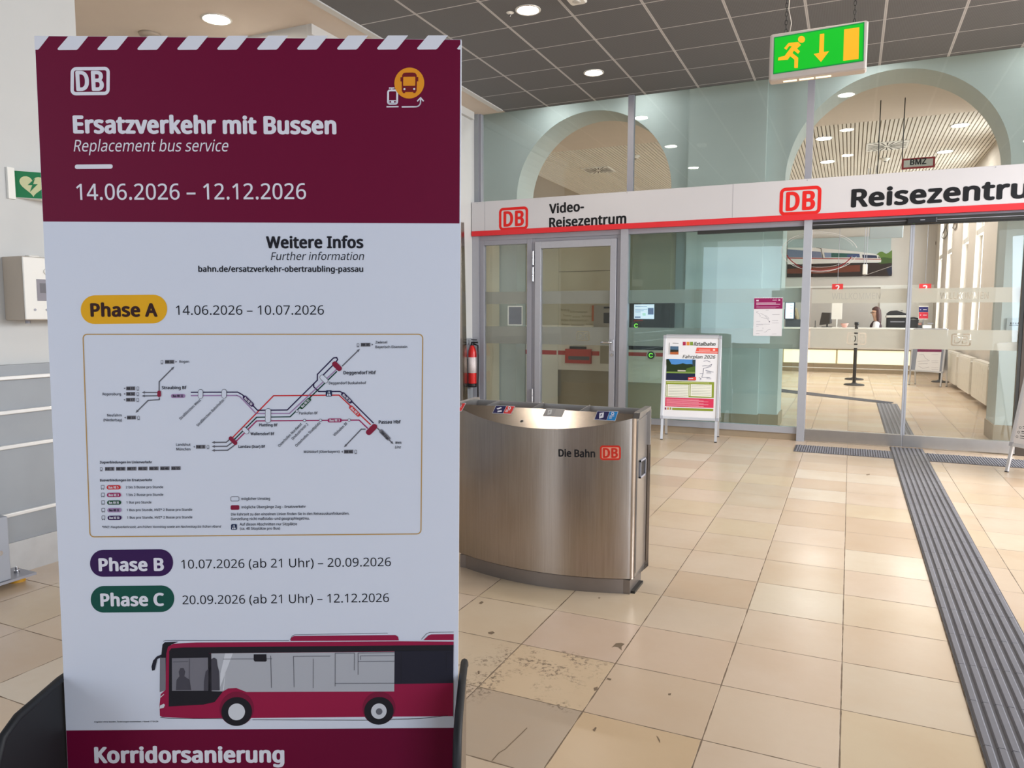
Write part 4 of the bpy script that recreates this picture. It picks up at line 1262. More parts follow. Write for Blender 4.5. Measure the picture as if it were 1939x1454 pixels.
a = BowArt((0, 0, 0), UX, VZ, 0.0006)
a.text('Die Bahn', 1057.5, 864, 1127, 865.5, 13, INK, 1, bold=0.03, res=3)
a.build('lettering', t, 'black lettering on the bowed front')
a = BowArt((0, 0, 0), UX, VZ, 0.0006)
a.logo(1136, 843.5, 1175.5, 871, ink('#d6301c'), 2, ink('#f2a58c'))
a.build('logo', t, 'red railway logo on the bowed front')
sv = np.array([0, 1, KS]); sv = sv / np.linalg.norm(sv)
SO = np.array([BC[0], YFc, ZS])
def sticker(pts, cl, cr, split, nm, lab, wear=False):
    a = Art(SO, UX, sv, 0.0006)
    (x0, y0), (x1, y1), (x2, y2), (x3, y3) = pts      # TL TR BR BL
    def K(u, v):
        return (x0 + (x1 - x0) * u + (x3 - x0) * v + (x2 - x1 - x3 + x0) * u * v, y0 + (y1 - y0) * u + (y3 - y0) * v + (y2 - y1 - y3 + y0) * u * v)
    def R(u0, v0, u1, v1, m, ly):
        a.poly([K(u0, v0), K(u1, v0), K(u1, v1), K(u0, v1)], m, ly)
    R(0, 0, 1, 1, ink('#dcdbe4') if not wear else ink('#b9b3ac'), 0)
    R(.02, .05, split, .95, cl, 1); R(split + .02, .05, .98, .95, cr, 1)
    wm = ink('#e9e7ee')
    if not wear:
        c = K((split + 1) / 2 - .02, .26); a.disc(c[0], c[1], 3.0, wm, 2, 14); a.disc(c[0], c[1], 1.6, cr, 3, 12)
        for v in (.48, .6, .72):
            R(split + .08, v, split + (.30 if v < .5 else .22), v + .06, wm, 2)
    if nm == 'two':
        a.poly([K(.12, .40), K(.30, .18), K(.38, .30), K(.20, .52)], wm, 2); a.poly([K(.22, .66), K(.42, .58), K(.46, .78), K(.25, .86)], wm, 2)
    else:
        a.poly([K(.14, .25), K(.34, .15), K(.40, .72), K(.22, .86)], wm if not wear else ink('#d8d5d0'), 2); R(.24, .35, .28, .6, cl, 3)
    return a.build('sticker', t, lab)
NV = ink('#1d1a52'); RD = ink('#e23a34'); BL = ink('#1684c8')
sticker([(843, 762), (883, 763), (874, 779), (834, 778)], NV, RD, .6, 'one', 'red sticker at the left end')
sticker([(939, 768), (975.5, 769), (968, 784.5), (932, 782.5)], NV, RD, .55, 'two', 'dark blue and red sticker')
sticker([(1034.5, 773), (1070.5, 774.5), (1064, 789.5), (1027.5, 787.8)], ink('#a9a39e'), ink('#b4ada6'), .55, 'pale', 'faded pale sticker', True)
sticker([(1131, 778.3), (1171, 779), (1165, 797.3), (1125, 794.7)], NV, BL, .58, 'one', 'dark blue and light blue sticker')
p = onplane(988, 797.5, SO, np.cross(UX, sv)); nn = np.cross(UX, sv)
MB().cyl(tuple(p - nn * .002), tuple(p + nn * .001), 0.008, BLACK, 14).cyl(tuple(p - nn * .002), tuple(p + nn * .0005), 0.0105, CHROME, 14).build('lock', t)

# ================================================================== A-FRAME SIGNS
FRM = mat('pavement_sign_frame', '#d9dade', 0.35, 0.5, 0.03, 20)


def aframe(label, F1, F2, backd, lean, zlo, ztop_, paper, width_extra=0.0):
    F1 = np.array(F1 + [0.0]) if len(F1) == 2 else np.array(F1); F2 = np.array(F2 + [0.0]) if len(F2) == 2 else np.array(F2)
    u = F2 - F1; wd = np.linalg.norm(u); u = u / wd
    b = np.array(backd + [0.0]); b = b - u * (b @ u); b /= np.linalg.norm(b)
    t = thing('pavement_sign', label, 'sign', tuple((F1 + F2) / 2 + b * lean))
    top = np.array([0, 0, ztop_]) + b * lean
    v = top / np.linalg.norm(top); Lh = np.linalg.norm(top); n = np.cross(u, v)      # n towards the viewer
    def fr(a, h, d):
        return tuple(F1 + u * a + v * h + n * d)
    s0 = zlo / ztop_ * Lh
    def bx(mb, a0, a1, h0, h1, d0, d1, m):
        vs = [fr(a_, h_, d_) for h_ in (h0, h1) for d_ in (d0, d1) for a_ in (a0, a1)]
        mb.add(vs, [(0, 2, 3, 1), (4, 5, 7, 6), (0, 1, 5, 4), (2, 6, 7, 3), (0, 4, 6, 2), (1, 3, 7, 5)], m)
    e = width_extra
    mb = MB(); k = 0.030
    bx(mb, -e, k - e, s0, Lh, -.012, .010, FRM); bx(mb, wd - k + e, wd + e, s0, Lh, -.012, .010, FRM); bx(mb, k - e, wd - k + e, s0, s0 + k, -.012, .010, FRM); bx(mb, k - e, wd - k + e, Lh - k, Lh, -.012, .010, FRM)
    for (aa, hh) in ((-e, s0), (wd + e - .034, s0), (-e, Lh - .034), (wd + e - .034, Lh - .034)):
        bx(mb, aa - .001, aa + .035, hh - .001, hh + .035, -.013, .0112, ALU)
    fp = mb.build('front_frame', t, bevel=0.003)
    pm = MB(); bx(pm, k - e - .004, wd - k + e + .004, s0 + k - .004, Lh - k + .004, -.006, .003, paper); ps = pm.build('poster_sheet', fp)
    for a0 in (0.0, wd - .026):
        m2 = MB(); bx(m2, a0, a0 + .026, .006, s0, -.010, .006, FRM); lg = m2.build('leg', t)
        m3 = MB(); bx(m3, a0 - .001, a0 + .027, 0, .008, -.011, .007, RUBBER); m3.build('foot_cap', lg)
    # rear panel and legs
    G1 = F1 + b * lean * 2
    vb = np.array([0, 0, ztop_]) - b * lean; vb /= np.linalg.norm(vb)
    def rb(mb, a0, a1, h0, h1, d0, d1, m):
        nb = np.cross(u, vb)
        vs = [tuple(G1 + u * a_ + vb * h_ + nb * d_) for h_ in (h0, h1) for d_ in (d0, d1) for a_ in (a0, a1)]
        mb.add(vs, [(0, 2, 3, 1), (4, 5, 7, 6), (0, 1, 5, 4), (2, 6, 7, 3), (0, 4, 6, 2), (1, 3, 7, 5)], m)
    m2 = MB(); rb(m2, -e, wd + e, s0, Lh, -.012, .004, FRM); m2.build('rear_frame', t, bevel=.003)
    for a0 in (0.0, wd - .026):
        m2 = MB(); rb(m2, a0, a0 + .026, .006, s0, -.01, .006, FRM); lg = m2.build('leg', t)
        m3 = MB(); rb(m3, a0 - .001, a0 + .027, 0, .008, -.011, .007, RUBBER); m3.build('foot_cap', lg)
    m2 = MB(); m2.cyl(tuple(F1 + u * .02 + top), tuple(F1 + u * (wd - .02) + top), .012, ALU, 10); m2.build('hinge', t)
    art_ = Art(F1 + n * .003, u, v, 0.0008)
    return t, ps, art_


PAPER = mat('poster_paper', '#ecebee', 0.45, 0, 0.01, 4, spec=.35)
t, ps, a = aframe('white pavement sign with a railway timetable poster in front of the tall glass pane', [-1.844, 7.925], [-1.249, 7.982], [0, 1], 0.20, 0.225, 1.135, PAPER, 0.012)
def C3(x, y): return (1200 + x / 5.59, 600 + y / 5.59)
G3 = ink('#8c9a35'); RS = ink('#d8375a'); GT = ink('#4a4a40')
for x, m in ((520, '#b02a52'), (560, '#e0913c'), (597, '#7f9a3a')):
    p = C3(x, 264); q = C3(x + 31, 301); a.quadbox(p[0], p[1], q[0], q[1], ink(m), 1)
p = C3(634, 303); q = C3(862, 306); a.text('ilztalbahn', p[0], p[1], q[0], q[1], 6.6, GT, 1, bold=.03, italic=.2)
p = C3(518, 437); q = C3(860, 442); a.text('Fahrplan 2026', p[0], p[1], q[0], q[1], 6.2, GT, 1, bold=.012, italic=.2)
def q4(pts, m, ly=1): a.poly([C3(*k) for k in pts], m, ly)
q4([(668, 325), (895, 330), (893, 390), (652, 384)], ink('#ea5a4a')); q4([(660, 366), (892, 371), (892, 376), (658, 371)], PAPER, 2)
for y in (340, 352):
    q4([(690, y), (810, y + 2), (810, y + 7), (690, y + 5)], ink('#f3b7ae'), 2)
q4([(838, 338), (862, 338), (862, 358), (838, 358)], ink('#f6cfc8'), 2)
q4([(387, 310), (474, 312), (474, 398), (385, 396)], ink('#4c6a86')); q4([(387, 345), (474, 350), (474, 372), (386, 372)], ink('#2a2f2a'), 2); q4([(386, 372), (474, 366), (474, 398), (385, 396)], ink('#b8663a'), 2)
q4([(375, 272), (379, 272), (376, 398), (372, 398)], GT); q4([(412, 274), (474, 276), (474, 281), (412, 279)], GT)
q4([(348, 445), (655, 452), (650, 674), (342, 668)], ink('#4f8fd2')); q4([(348, 500), (380, 478), (400, 500), (440, 505), (480, 500), (520, 490), (560, 500), (600, 498), (652, 510), (652, 590), (346, 585)], ink('#233418'), 2)
q4([(560, 545), (652, 520), (652, 590), (540, 588)], ink('#4c6a26'), 3); q4([(346, 578), (652, 584), (651, 600), (345, 594)], ink('#7d9a4a'), 4); q4([(465, 562), (550, 565), (550, 578), (465, 576)], ink('#c9c6b4'), 5); q4([(345, 590), (651, 598), (650, 674), (342, 668)], ink('#1c2440'), 3)
q4([(622, 455), (654, 453), (652, 520), (625, 520)], ink('#31454a'), 4); q4([(345, 450), (372, 448), (395, 492), (362, 520), (346, 520)], ink('#1f3016'), 4)
q4([(576, 640), (660, 634), (660, 672), (574, 670)], ink('#e24a44'), 6); q4([(582, 652), (630, 650), (630, 656), (582, 657)], PAPER, 7)
for pts in ([(740, 470), (775, 462), (812, 478)], [(725, 520), (755, 515), (790, 520), (828, 500), (815, 525), (740, 545), (735, 600)], [(700, 600), (735, 600), (720, 640), (805, 640)], [(760, 565), (845, 585)], [(690, 640), (715, 655), (700, 668)]):
    a.line([C3(*k) for k in pts], .8, ink('#6a6a80'), 1)
for y in (580, 590, 600, 646, 654):
    a.line([C3(770, y), C3(820, y + 2)], .6, ink('#9a9aa6'), 1)
q4([(342, 678), (852, 690), (848, 858), (336, 844)], G3)
for (x0, x1) in ((360, 582), (604, 826)):
    q4([(x0, 712), (x1, 717), (x1 - 2, 848), (x0 - 3, 838)], ink('#f0f0e2'), 2)
    for k in range(7):
        y = 722 + k * 17; a.line([C3(x0 + 8, y), C3(x1 - 8, y + 5)], .5, ink('#8a8a7a'), 3)
    q4([(x0 - 14, 714), (x0 - 7, 714), (x0 - 10, 836), (x0 - 17, 836)], ink('#f0f0e2'), 2)
q4([(350, 688), (800, 698), (800, 704), (350, 694)], ink('#d9e0a0'), 2)
q4([(336, 850), (847, 868), (844, 964), (332, 946)], RS)
for k in range(8):
    y = 868 + k * 10; a.line([C3(345, y), C3(690 + (k % 3) * 50, y + 12)], .6, ink('#f2b9c6'), 2)
for x, m in ((330, '#8a2a52'), (356, '#c98a3c'), (382, '#8a9a3a')):
    q4([(x, 957), (x + 15, 958), (x + 14, 982), (x - 1, 981)], ink(m))
q4([(408, 962), (842, 972), (841, 998), (407, 985)], G3)
a.build('print', ps)

t, ps, a = aframe('white pavement sign cut off by the right edge, standing on the studded tactile strip', [1.279, 7.538], [1.645, 7.06], [0.79, 0.61], 0.20, 0.225, 1.06, PAPER, 0.012)
def C4(x, y): return (1840 + x / 4.04, 560 + y / 4.04)
for (cy_, ys) in ((1008, (1000, 1014)), (1043, (1036, 1050)), (1078, (1072, 1088))):
    p = C4(372 - (cy_ - 1008) * .35, cy_); a.ring(arcpts(p[0], p[1], 2.4, 2.4, 0, 330, 11), arcpts(p[0], p[1], 1.7, 1.7, 0, 330, 11), ink('#55545c'), 1)
    for y in ys:
        p = C4(392 - (cy_ - 1008) * .3, y); a.line([p, (p[0] + 26, p[1] + 3.5)], 1.3 if y == ys[0] else .8, ink('#44434c'), 1)
a.build('print', ps)

GREYP = mat('grey_backing', '#8d93a3', 0.5, 0, 0.02)
t, ps, a = aframe('pavement sign with a grey bordered bus notice inside the ticket office near the window wall', [1.109, 16.69], [1.646, 16.34], [0.3, 1.0], 0.11, 0.27, 1.12, GREYP, 0.01)
def C5(x, y): return (1480 + x / 4.224, 560 + y / 4.224)
def q5(pts, m, ly=1): a.poly([C5(*k) for k in pts], m, ly)
q5([(1088, 430), (1280, 432), (1262, 607), (1065, 605)], PAPER); q5([(1088, 405), (1282, 405), (1280, 450), (1086, 448)], ink('#7d1f55'), 2)
for pts in ([(1100, 470), (1135, 468), (1150, 500), (1185, 520)], [(1090, 560), (1130, 580), (1180, 570)], [(1090, 525), (1180, 520)], [(1095, 545), (1170, 542)]):
    a.line([C5(*k) for k in pts], .35, ink('#77768a'), 3)
for y in (470, 520, 535, 575, 590):
    a.line([C5(1200, y), C5(1255, y)], .35, ink('#9a98a6'), 3)
a.build('print', ps)

# ================================================================== HANGING EXIT SIGN
YE = 4.6
t = thing('exit_sign', 'green illuminated emergency exit sign hanging on two chains', 'exit sign', (-0.23, YE, ZC))
p0 = on(1458, 66, 1, YE); p1 = on(1645, 36, 1, YE); p2 = on(1640, 130, 1, YE)
ex0, ex1 = p0[0], p1[0]; ez1 = (p0[2] + p1[2]) / 2; ez0 = on(1550, 142, 1, YE)[2]
BODY = mat('sign_body_grey', '#c9bfb8', 0.45, 0, 0.03, 10)
mb = MB(); mb.rbox(ex0, ex1, YE, YE + 0.085, ez0, ez1, BODY, 0.014); hs = mb.build('housing', t, bevel=0.004)
GE = mat('exit_green', '#058a14', 0.4, 0, 0, emit=(0.0, 0.55, 0.02, 1), estr=0.7)
YE_ = mat('exit_yellow', '#c89014', 0.4, 0, 0, emit=(1.0, 0.46, 0.02, 1), estr=0.7)
EDG = mat('exit_green_edge', '#08843a', 0.4, 0, 0, emit=(0.0, 0.30, 0.05, 1), estr=0.4)
a = Art((0, YE, 0), UX, VZ, 0.001)
def C6(x, y): return (1440 + x / 8.079, 0 + y / 8.079)
def q6(pts, m, ly): a.poly([C6(*k) for k in pts], m, ly)
q6([(207, 572), (1590, 338), (1578, 935), (193, 1138)], EDG, 0); q6([(222, 588), (1572, 362), (1560, 920), (208, 1120)], GE, 1)
a.build('green_panel', hs)
a = Art((0, YE, 0), UX, VZ, 0.001); a.base = 3
p = C6(628, 605); a.disc(p[0], p[1], 6.6, YE_, 0, 20)
q6([(575, 645), (620, 690), (560, 745), (605, 790), (575, 825), (512, 775), (490, 815), (578, 885), (572, 1040), (518, 1042), (520, 915), (455, 862), (415, 918), (268, 926), (276, 880), (370, 858), (480, 712), (440, 706), (398, 765), (362, 740), (430, 660)], YE_, 0)
q6([(908, 525), (976, 516), (968, 798), (1050, 785), (925, 950), (815, 828), (898, 812)], YE_, 0)
q6([(1280, 452), (1512, 420), (1500, 905), (1266, 932)], YE_, 0)
a.build('pictogram', hs)
LT = mat('exit_lamp_window', '#fff2c8', 0.4, 0, 0, emit=(1.0, 0.88, 0.55, 1), estr=1.6)
mb = MB()
for (x0, x1) in ((-0.408, -0.335), (-0.322, -0.245), (-0.235, -0.155)):
    mb.box(x0, x1, YE + 0.03, YE + 0.055, ez0 - 0.0015, ez0 + 0.002, LT)
mb.build('lamp_window', hs)
for (cxp, nm) in ((1489, 'l'), (1618, 'r')):
    cx = on(cxp, 40, 1, YE + .04)[0]
    ch = MB(); z = ez1 - 0.002; k = 0
    while z < ZC - 0.01:
        hgt = 0.030 if k else 0.034
        pts = []
        for i in range(12):
            an = 2 * math.pi * i / 12
            dx, dz = 0.0065 * math.cos(an), hgt / 2 * math.sin(an)
            pts.append((cx + (dx if k % 2 == 0 else 0), YE + 0.04 + (0 if k % 2 == 0 else dx), z + hgt / 2 + dz))
        ch.tube(pts, 0.0019, DARKM, 6, closed=True); z += hgt - 0.006; k += 1
    ch.build('chain', t)
cx = on(1491, 40, 1, YE + .04)[0]
MB().tube([(cx + .012, YE + .045, ez1), (cx + .022, YE + .045, ez1 + .06), (cx + .004, YE + .045, ez1 + .14), (cx + .012, YE + .045, ez1 + .3), (cx + .01, YE + .045, ZC)], 0.003, mat('white_cable', '#d9cfc2', .5), 6).build('cable', t)

# ================================================================== TACTILE PAVING
GLIGHT = mat('tactile_rib_light', '#77757b', 0.5, 0, 0.12, 9)
t = thing('guide_strip', 'long dark grey ribbed guiding strip leading up to the sliding doors', 'tactile paving', (0.56, 5.0, 0))
x0, x1 = 0.424, 0.722
MB().box(x0, x1, -1.0, 8.46, 0.0, 0.004, TACT).build('base_slab', t)
mb = MB(); nr = 8
for i in range(nr):
    xc = x0 + (x1 - x0) * (i + 0.5) / nr
    y = -1.0
    while y < 8.45:
        y2 = min(y + 0.297, 8.455)
        mb.prism([(xc - .0135, y, .004), (xc + .0135, y, .004), (xc + .0085, y, .0095), (xc - .0085, y, .0095)], (0, y2 - y, 0), GLIGHT); y += .30
mb.build('ribs', t)


def studs(label, xa, xb, ya, yb):
    t = thing('studded_strip', label, 'tactile paving', ((xa + xb) / 2, (ya + yb) / 2, 0))
    MB().box(xa, xb, ya, yb, 0, 0.004, TACT).build('base_slab', t)
    mb = MB(); j = 0; y = ya + .022
    while y < yb - .01:
        x = xa + .022 + (.022 if j % 2 else 0)
        while x < xb - .012:
            mb.add([(x - .013, y, .004), (x, y - .013, .004), (x + .013, y, .004), (x, y + .013, .004), (x - .007, y, .0095), (x, y - .007, .0095), (x + .007, y, .0095), (x, y + .007, .0095)],
                   [(0, 1, 5, 4), (1, 2, 6, 5), (2, 3, 7, 6), (3, 0, 4, 7), (4, 5, 6, 7)], GLIGHT); x += .044
        y += .022; j += 1
    mb.build('studs', t)


studs('grey studded attention strip left of the ribbed guiding strip', -0.468, 0.422, 7.78, 8.20)
studs('grey studded attention strip right of the ribbed guiding strip', 0.724, 1.62, 7.78, 8.22)
t = thing('guide_strip', 'short ribbed guiding strip just inside the sliding doors', 'tactile paving', (0.56, 10.7, 0))
MB().box(0.424, 0.712, 8.62, 12.78, 0.0, 0.004, TACT).build('base_slab', t)
mb = MB()
for i in range(6):
    xc = 0.424 + 0.288 * (i + .5) / 6
    mb.prism([(xc - .015, 8.63, .004), (xc + .015, 8.63, .004), (xc + .009, 8.63, .0095), (xc - .009, 8.63, .0095)], (0, 4.14, 0), GLIGHT)
mb.build('ribs', t)
q4_ = [on(px_, py_, 2, 0) for px_, py_ in ((1480, 742.4), (1684, 765.0), (1692, 762.0), (1480, 736.6))]
d0 = (q4_[0] - q4_[1]) / (q4_[1][0] - q4_[0][0]); d1 = (q4_[3] - q4_[2]) / (q4_[2][0] - q4_[3][0])
A0, A1 = q4_[1] + d0 * (q4_[1][0] + 3.2), q4_[2] + d1 * (q4_[2][0] + 3.2)
t = thing('guide_strip', 'dark guiding strip running slantwise across the ticket office floor', 'tactile paving', (-1.2, 14.6, 0))
MB().prism([(A0[0], A0[1], 0), (q4_[1][0], q4_[1][1], 0), (q4_[2][0], q4_[2][1], 0), (A1[0], A1[1], 0)], (0, 0, .004), TACT).build('base_slab', t)
mb = MB()
for k in range(5):
    f = (k + .5) / 5; a_ = q4_[1] * (1 - f) + q4_[2] * f; b_ = A0 * (1 - f) + A1 * f
    mb.tube([(a_[0], a_[1], .004), (b_[0], b_[1], .004)], .006, GLIGHT, 6)
mb.build('ribs', t)

# ================================================================== DOWNLIGHTS
def downlight(x, y, z, r, label, group, lamp):
    t = thing('downlight', label, 'ceiling light', (x, y, z), group)
    mb = MB()
    pr = [(r, 0.004), (r + .002, -.006), (r + .016, -.010), (r + .024, -.004), (r + .024, .002)]
    vs = []; n = 32
    for (rr, zz) in pr:
        for i in range(n):
            g = 2 * math.pi * i / n; vs.append((x + rr * math.cos(g), y + rr * math.sin(g), z + zz))
    mb.add(vs, [(j * n + i, (j + 1) * n + i, (j + 1) * n + (i + 1) % n, j * n + (i + 1) % n) for j in range(4) for i in range(n)], LAMPR, True)
    mb.add([(x + (r + .02) * math.cos(2 * math.pi * i / n), y - (r + .02) * math.sin(2 * math.pi * i / n), z - .0015) for i in range(n)], [tuple(range(n))], LAMPR)
    mb.build('ring', t)
    MB().add([(x + r * math.cos(2 * math.pi * i / n), y - r * math.sin(2 * math.pi * i / n), z - .003) for i in range(n)], [tuple(range(n))], lamp).build('diffuser', t)


rows = (('left', -2.557), ('middle', -0.147), ('right', 2.265)); ordn = ('nearest', 'second', 'third', 'fourth', 'fifth')
for rn, x in rows:
    for j in range(3):
        downlight(x, 7.62 - 1.74 * j, ZC, 0.085, 'round hall downlight in the dark tiles, %s from the glass in the %s row' % (ordn[j], rn), 'hall downlights', LAMP)
p = on(410, 36, 2, ZC)
downlight(p[0], p[1], ZC, 0.105, 'bright downlight in the plain plaster ceiling left of the dark tiles', 'recess downlights', LAMP)
downlight(-6.4, 3.6, ZC, 0.105, 'second downlight of the plaster recess, behind the tall poster', 'recess downlights', LAMP)
p = on(283, 64, 2, ZC)
t = thing('detector', 'small unlit grey disc on the plaster ceiling above the tall poster', 'detector', (p[0], p[1], ZC))
MB().lathe((p[0], p[1], ZC - .03), [(.05, 0), (.085, .008), (.095, .03)], mat('beige_plastic', '#a99c8d', .5), 24).build('housing', t)
MB().lathe((p[0], p[1], ZC - .034), [(.02, 0), (.03, .004)], BEIGEW, 16).build('sensor', t)
p = on(1092, -4, 2, ZC)
t = thing('emergency_spot', 'small white ceiling fixture cut off by the top edge right of a hall downlight', 'ceiling fixture', (p[0], p[1], ZC))
MB().rbox(p[0] - .07, p[0] + .07, p[1] - .07, p[1] + .07, ZC - .03, ZC, WHITEP, .02).build('housing', t)
MB().lathe((p[0], p[1], ZC - .036), [(.02, 0), (.035, .006)], LAMPR, 16).build('lens', t)
p = on(966, 24, 2, ZC)
t = thing('sprinkler', 'tiny white sprinkler head beside a hall downlight', 'sprinkler', (p[0], p[1], ZC))
MB().lathe((p[0], p[1], ZC - .012), [(.012, 0), (.03, .008), (.034, .012)], WHITEP, 14).build('cover_plate', t)
MB().cyl((p[0], p[1], ZC - .03), (p[0], p[1], ZC - .012), .007, CHROME, 8).build('head', t)

# ================================================================== LEFT WALL OBJECTS
t = thing('defibrillator_sign', 'green heart and lightning sign on the white wall at the left edge', 'sign', (-3.93, 2.43, 1.93))
p0 = np.array([-3.93, 2.43]); th = math.radians(50); dv = np.array([math.cos(th), math.sin(th)])
z0, z1 = on(34, 375, 0, -3.93)[2], on(34, 324, 0, -3.93)[2]
pe = p0 + dv * 0.26; pback = np.array([-3.93, 2.43 + 2 * dv[1] * 0.26])
GSG = mat('sign_green', '#0d7a45', 0.45, 0, 0.02)
mb = MB(); mb.prism([(p0[0], p0[1], z0), (pe[0], pe[1], z0), (pback[0], pback[1], z0)], (0, 0, z1 - z0), WHITEP); pb = mb.build('housing', t)
MB().box(-3.93, -3.915, 2.395, 2.43, z0 - .01, z1 + .01, WHITEP).build('mounting_flange', t)
a = Art((p0[0], p0[1], 0), (dv[0], dv[1], 0), VZ, 0.001)
a.poly([(0.002, z0 + .002), (.258, z0 + .002), (.258, z1 - .002), (.002, z1 - .002)], GSG, 0, True); a.build('green_face', pb)
a = Art((p0[0], p0[1], 0), (dv[0], dv[1], 0), VZ, 0.001); a.base = 2
CRM = ink('#d8d8a8')
hz = (z0 + z1) / 2; hx = 0.085; k = 0.0036
hp = []
for i in range(36):
    g = 2 * math.pi * i / 36
    hp.append((hx + k * 16 * math.sin(g) ** 3, hz + k * (13 * math.cos(g) - 5 * math.cos(2 * g) - 2 * math.cos(3 * g) - math.cos(4 * g))))
a.poly(hp, CRM, 0, True)
a.poly([(hx + .012, hz + .036), (hx - .022, hz - .002), (hx - .002, hz), (hx - .014, hz - .036), (hx + .022, hz + .006), (hx + .002, hz + .005)], GSG, 1, True)
for (o1, o2) in ((.155, 0), (.18, .0)):
    pass
a.poly([(.15, hz - .01), (.19, hz - .01), (.19, hz + .01), (.15, hz + .01)], CRM, 0, True); a.poly([(.16, hz - .02), (.18, hz - .02), (.18, hz + .02), (.16, hz + .02)], CRM, 0, True)
a.build('heart_symbol', pb)

t = thing('defibrillator_cabinet', 'white wall box with a small window under the green heart sign', 'wall cabinet', (-3.85, 2.55, 1.31))
CABS = mat('cabinet_side_shaded', '#b3a697', 0.5, 0, 0.03)  # white case; the shade on its side is put into this colour
MB().rbox(-3.93, -3.775, 2.35, 2.72, 1.312, 1.632, CABS, .006).build('case', t)
d = MB(); d.box(-3.775, -3.765, 2.352, 2.718, 1.315, 1.629, WHITEP); dd = d.build('door', t, bevel=.004)
MB().box(-3.766, -3.763, 2.415, 2.53, 1.41, 1.52, mat('cabinet_window', '#8e8a92', .15)).box(-3.7645, -3.7625, 2.43, 2.50, 1.45, 1.50, mat('device_grey', '#5d5a60', .4)).build('window', dd)
MB().cyl((-3.766, 2.47, 1.56), (-3.758, 2.47, 1.56), .016, WHITEP, 16).build('latch', dd)
for y in (2.40, 2.46, 2.53):
    MB().cyl((-3.766, y, 1.365), (-3.762, y, 1.365), .006, ALUD, 8).build('indicator', dd)
MB().cyl((-3.86, 2.42, 1.295), (-3.86, 2.42, 1.312), .012, ALUD, 10).build('cable_gland', t)
MB().rbox(-3.93, -3.90, 2.47, 2.53, 1.632, 1.65, WHITEP, .008).build('wall_clip', t)

t = thing('wall_cladding', 'grey wall cladding with four bright steel rails below the white wall box', 'wall cladding', (-3.9, 1.8, 0))
MB().box(-3.93, -3.892, -1.0, 2.80, 0.168, 1.084, GREYCL).build('panel', t)
RAIL = mat('steel_rail', '#efeeec', 0.25, 0.25, 0.04, 20)
for z in (1.019, 0.844, 0.667, 0.316):
    mb = MB(); mb.box(-3.892, -3.868, -1.0, 2.80, z - .010, z + .010, RAIL); mb.build('rail', t, bevel=.004)
MB().box(-3.93, -3.880, -1.0, 2.80, 0.0, 0.168, GALV).build('plinth', t, 'pale galvanised plinth sheet')

t = thing('machine_base', 'grey corner of a machine on a yellow rubber foot at the lower left', 'machine', (-3.78, 1.9, 0))
MG = mat('machine_grey', '#a2a6b0', 0.45, 0.2, 0.05, 12)
MB().rbox(-3.86, -3.70, 0.9, 2.17, 0.045, 0.36, MG, .006).build('case', t)
MB().box(-3.865, -3.69, 0.9, 2.285, 0.032, 0.044, ALUD).build('base_sheet', t)
MB().cyl((-3.772, 2.239, 0.0), (-3.772, 2.239, 0.032), .036, mat('yellow_rubber', '#c99320', .55, 0, .15, 30), 20, r2=.033).build('foot', t, 'yellow rubber foot')
b = MB(); b.cyl((-3.772, 2.239, 0.044), (-3.772, 2.239, 0.056), .013, CHROME, 6); b.cyl((-3.772, 2.239, 0.056), (-3.772, 2.239, 0.075), .007, CHROME, 10); b.build('bolt', t)
MB().cyl((-3.69, 2.12, 0.19), (-3.705, 2.12, 0.19), .012, CHROME, 10).build('screw', t)

# fire extinguisher and tall steel strip by the glass
t = thing('fire_extinguisher', 'red fire extinguisher hanging on the wall left of the glass partition', 'fire extinguisher', (-4.37, 8.325, 0.40))
EX, EY = -4.375, 8.325
MB().lathe((EX, EY, 0.44), [(.035, 0), (.053, .015), (.055, .03), (.055, .42), (.048, .47), (.03, .51), (.022, .53)], mat('extinguisher_red', '#d5201e', .3, 0, .03), 24).build('cylinder', t)
MB().lathe((EX, EY, 0.435), [(.045, 0), (.057, .004), (.057, .05)], BLACK, 24).build('base_ring', t)
MB().lathe((EX, EY, 0.62), [(.0557, 0), (.0557, .20)], mat('extinguisher_label', '#e9dede', .5, 0, .2, 60), 24).build('instruction_label', t)
v = MB(); v.cyl((EX, EY, .965), (EX, EY, 1.005), .02, BLACK, 12); v.box(EX - .012, EX + .075, EY - .012, EY + .012, 1.0, 1.018, BLACK); v.box(EX - .012, EX + .06, EY - .01, EY + .01, 1.035, 1.048, BLACK); v.build('valve_lever', t)
MB().tube([(EX + .02, EY, .99), (EX + .085, EY - .01, .97), (EX + .095, EY - .015, .85), (EX + .085, EY, .6), (EX + .08, EY, .46), (EX + .08, EY, .30)], .010, BLACK, 8).build('hose', t)
MB().box(-4.437, -4.41, EY - .03, EY + .03, .80, .98, ALUD).build('wall_bracket', t)
t = thing('steel_wall_strip', 'tall narrow brushed steel panel standing between the poster and the fire extinguisher', 'steel panel', (-4.42, 8.15, 0))
c4 = [on(px_, py_, 0, -4.40) for px_, py_ in ((876, 755), (886, 755), (879, 421), (873, 421))]
c4 = [tuple(k) for k in c4]; c4[0] = (-4.40, c4[0][1] + .01, 0.0); c4[1] = (-4.40, c4[1][1] + .01, 0.0)
MB().prism(c4, (-.034, 0, 0), STEEL).build('panel', t, bevel=.003)
MB().box(-4.434, -4.39, c4[0][1] - .02, c4[1][1] + .02, 0, .05, DARKM).build('foot', t)

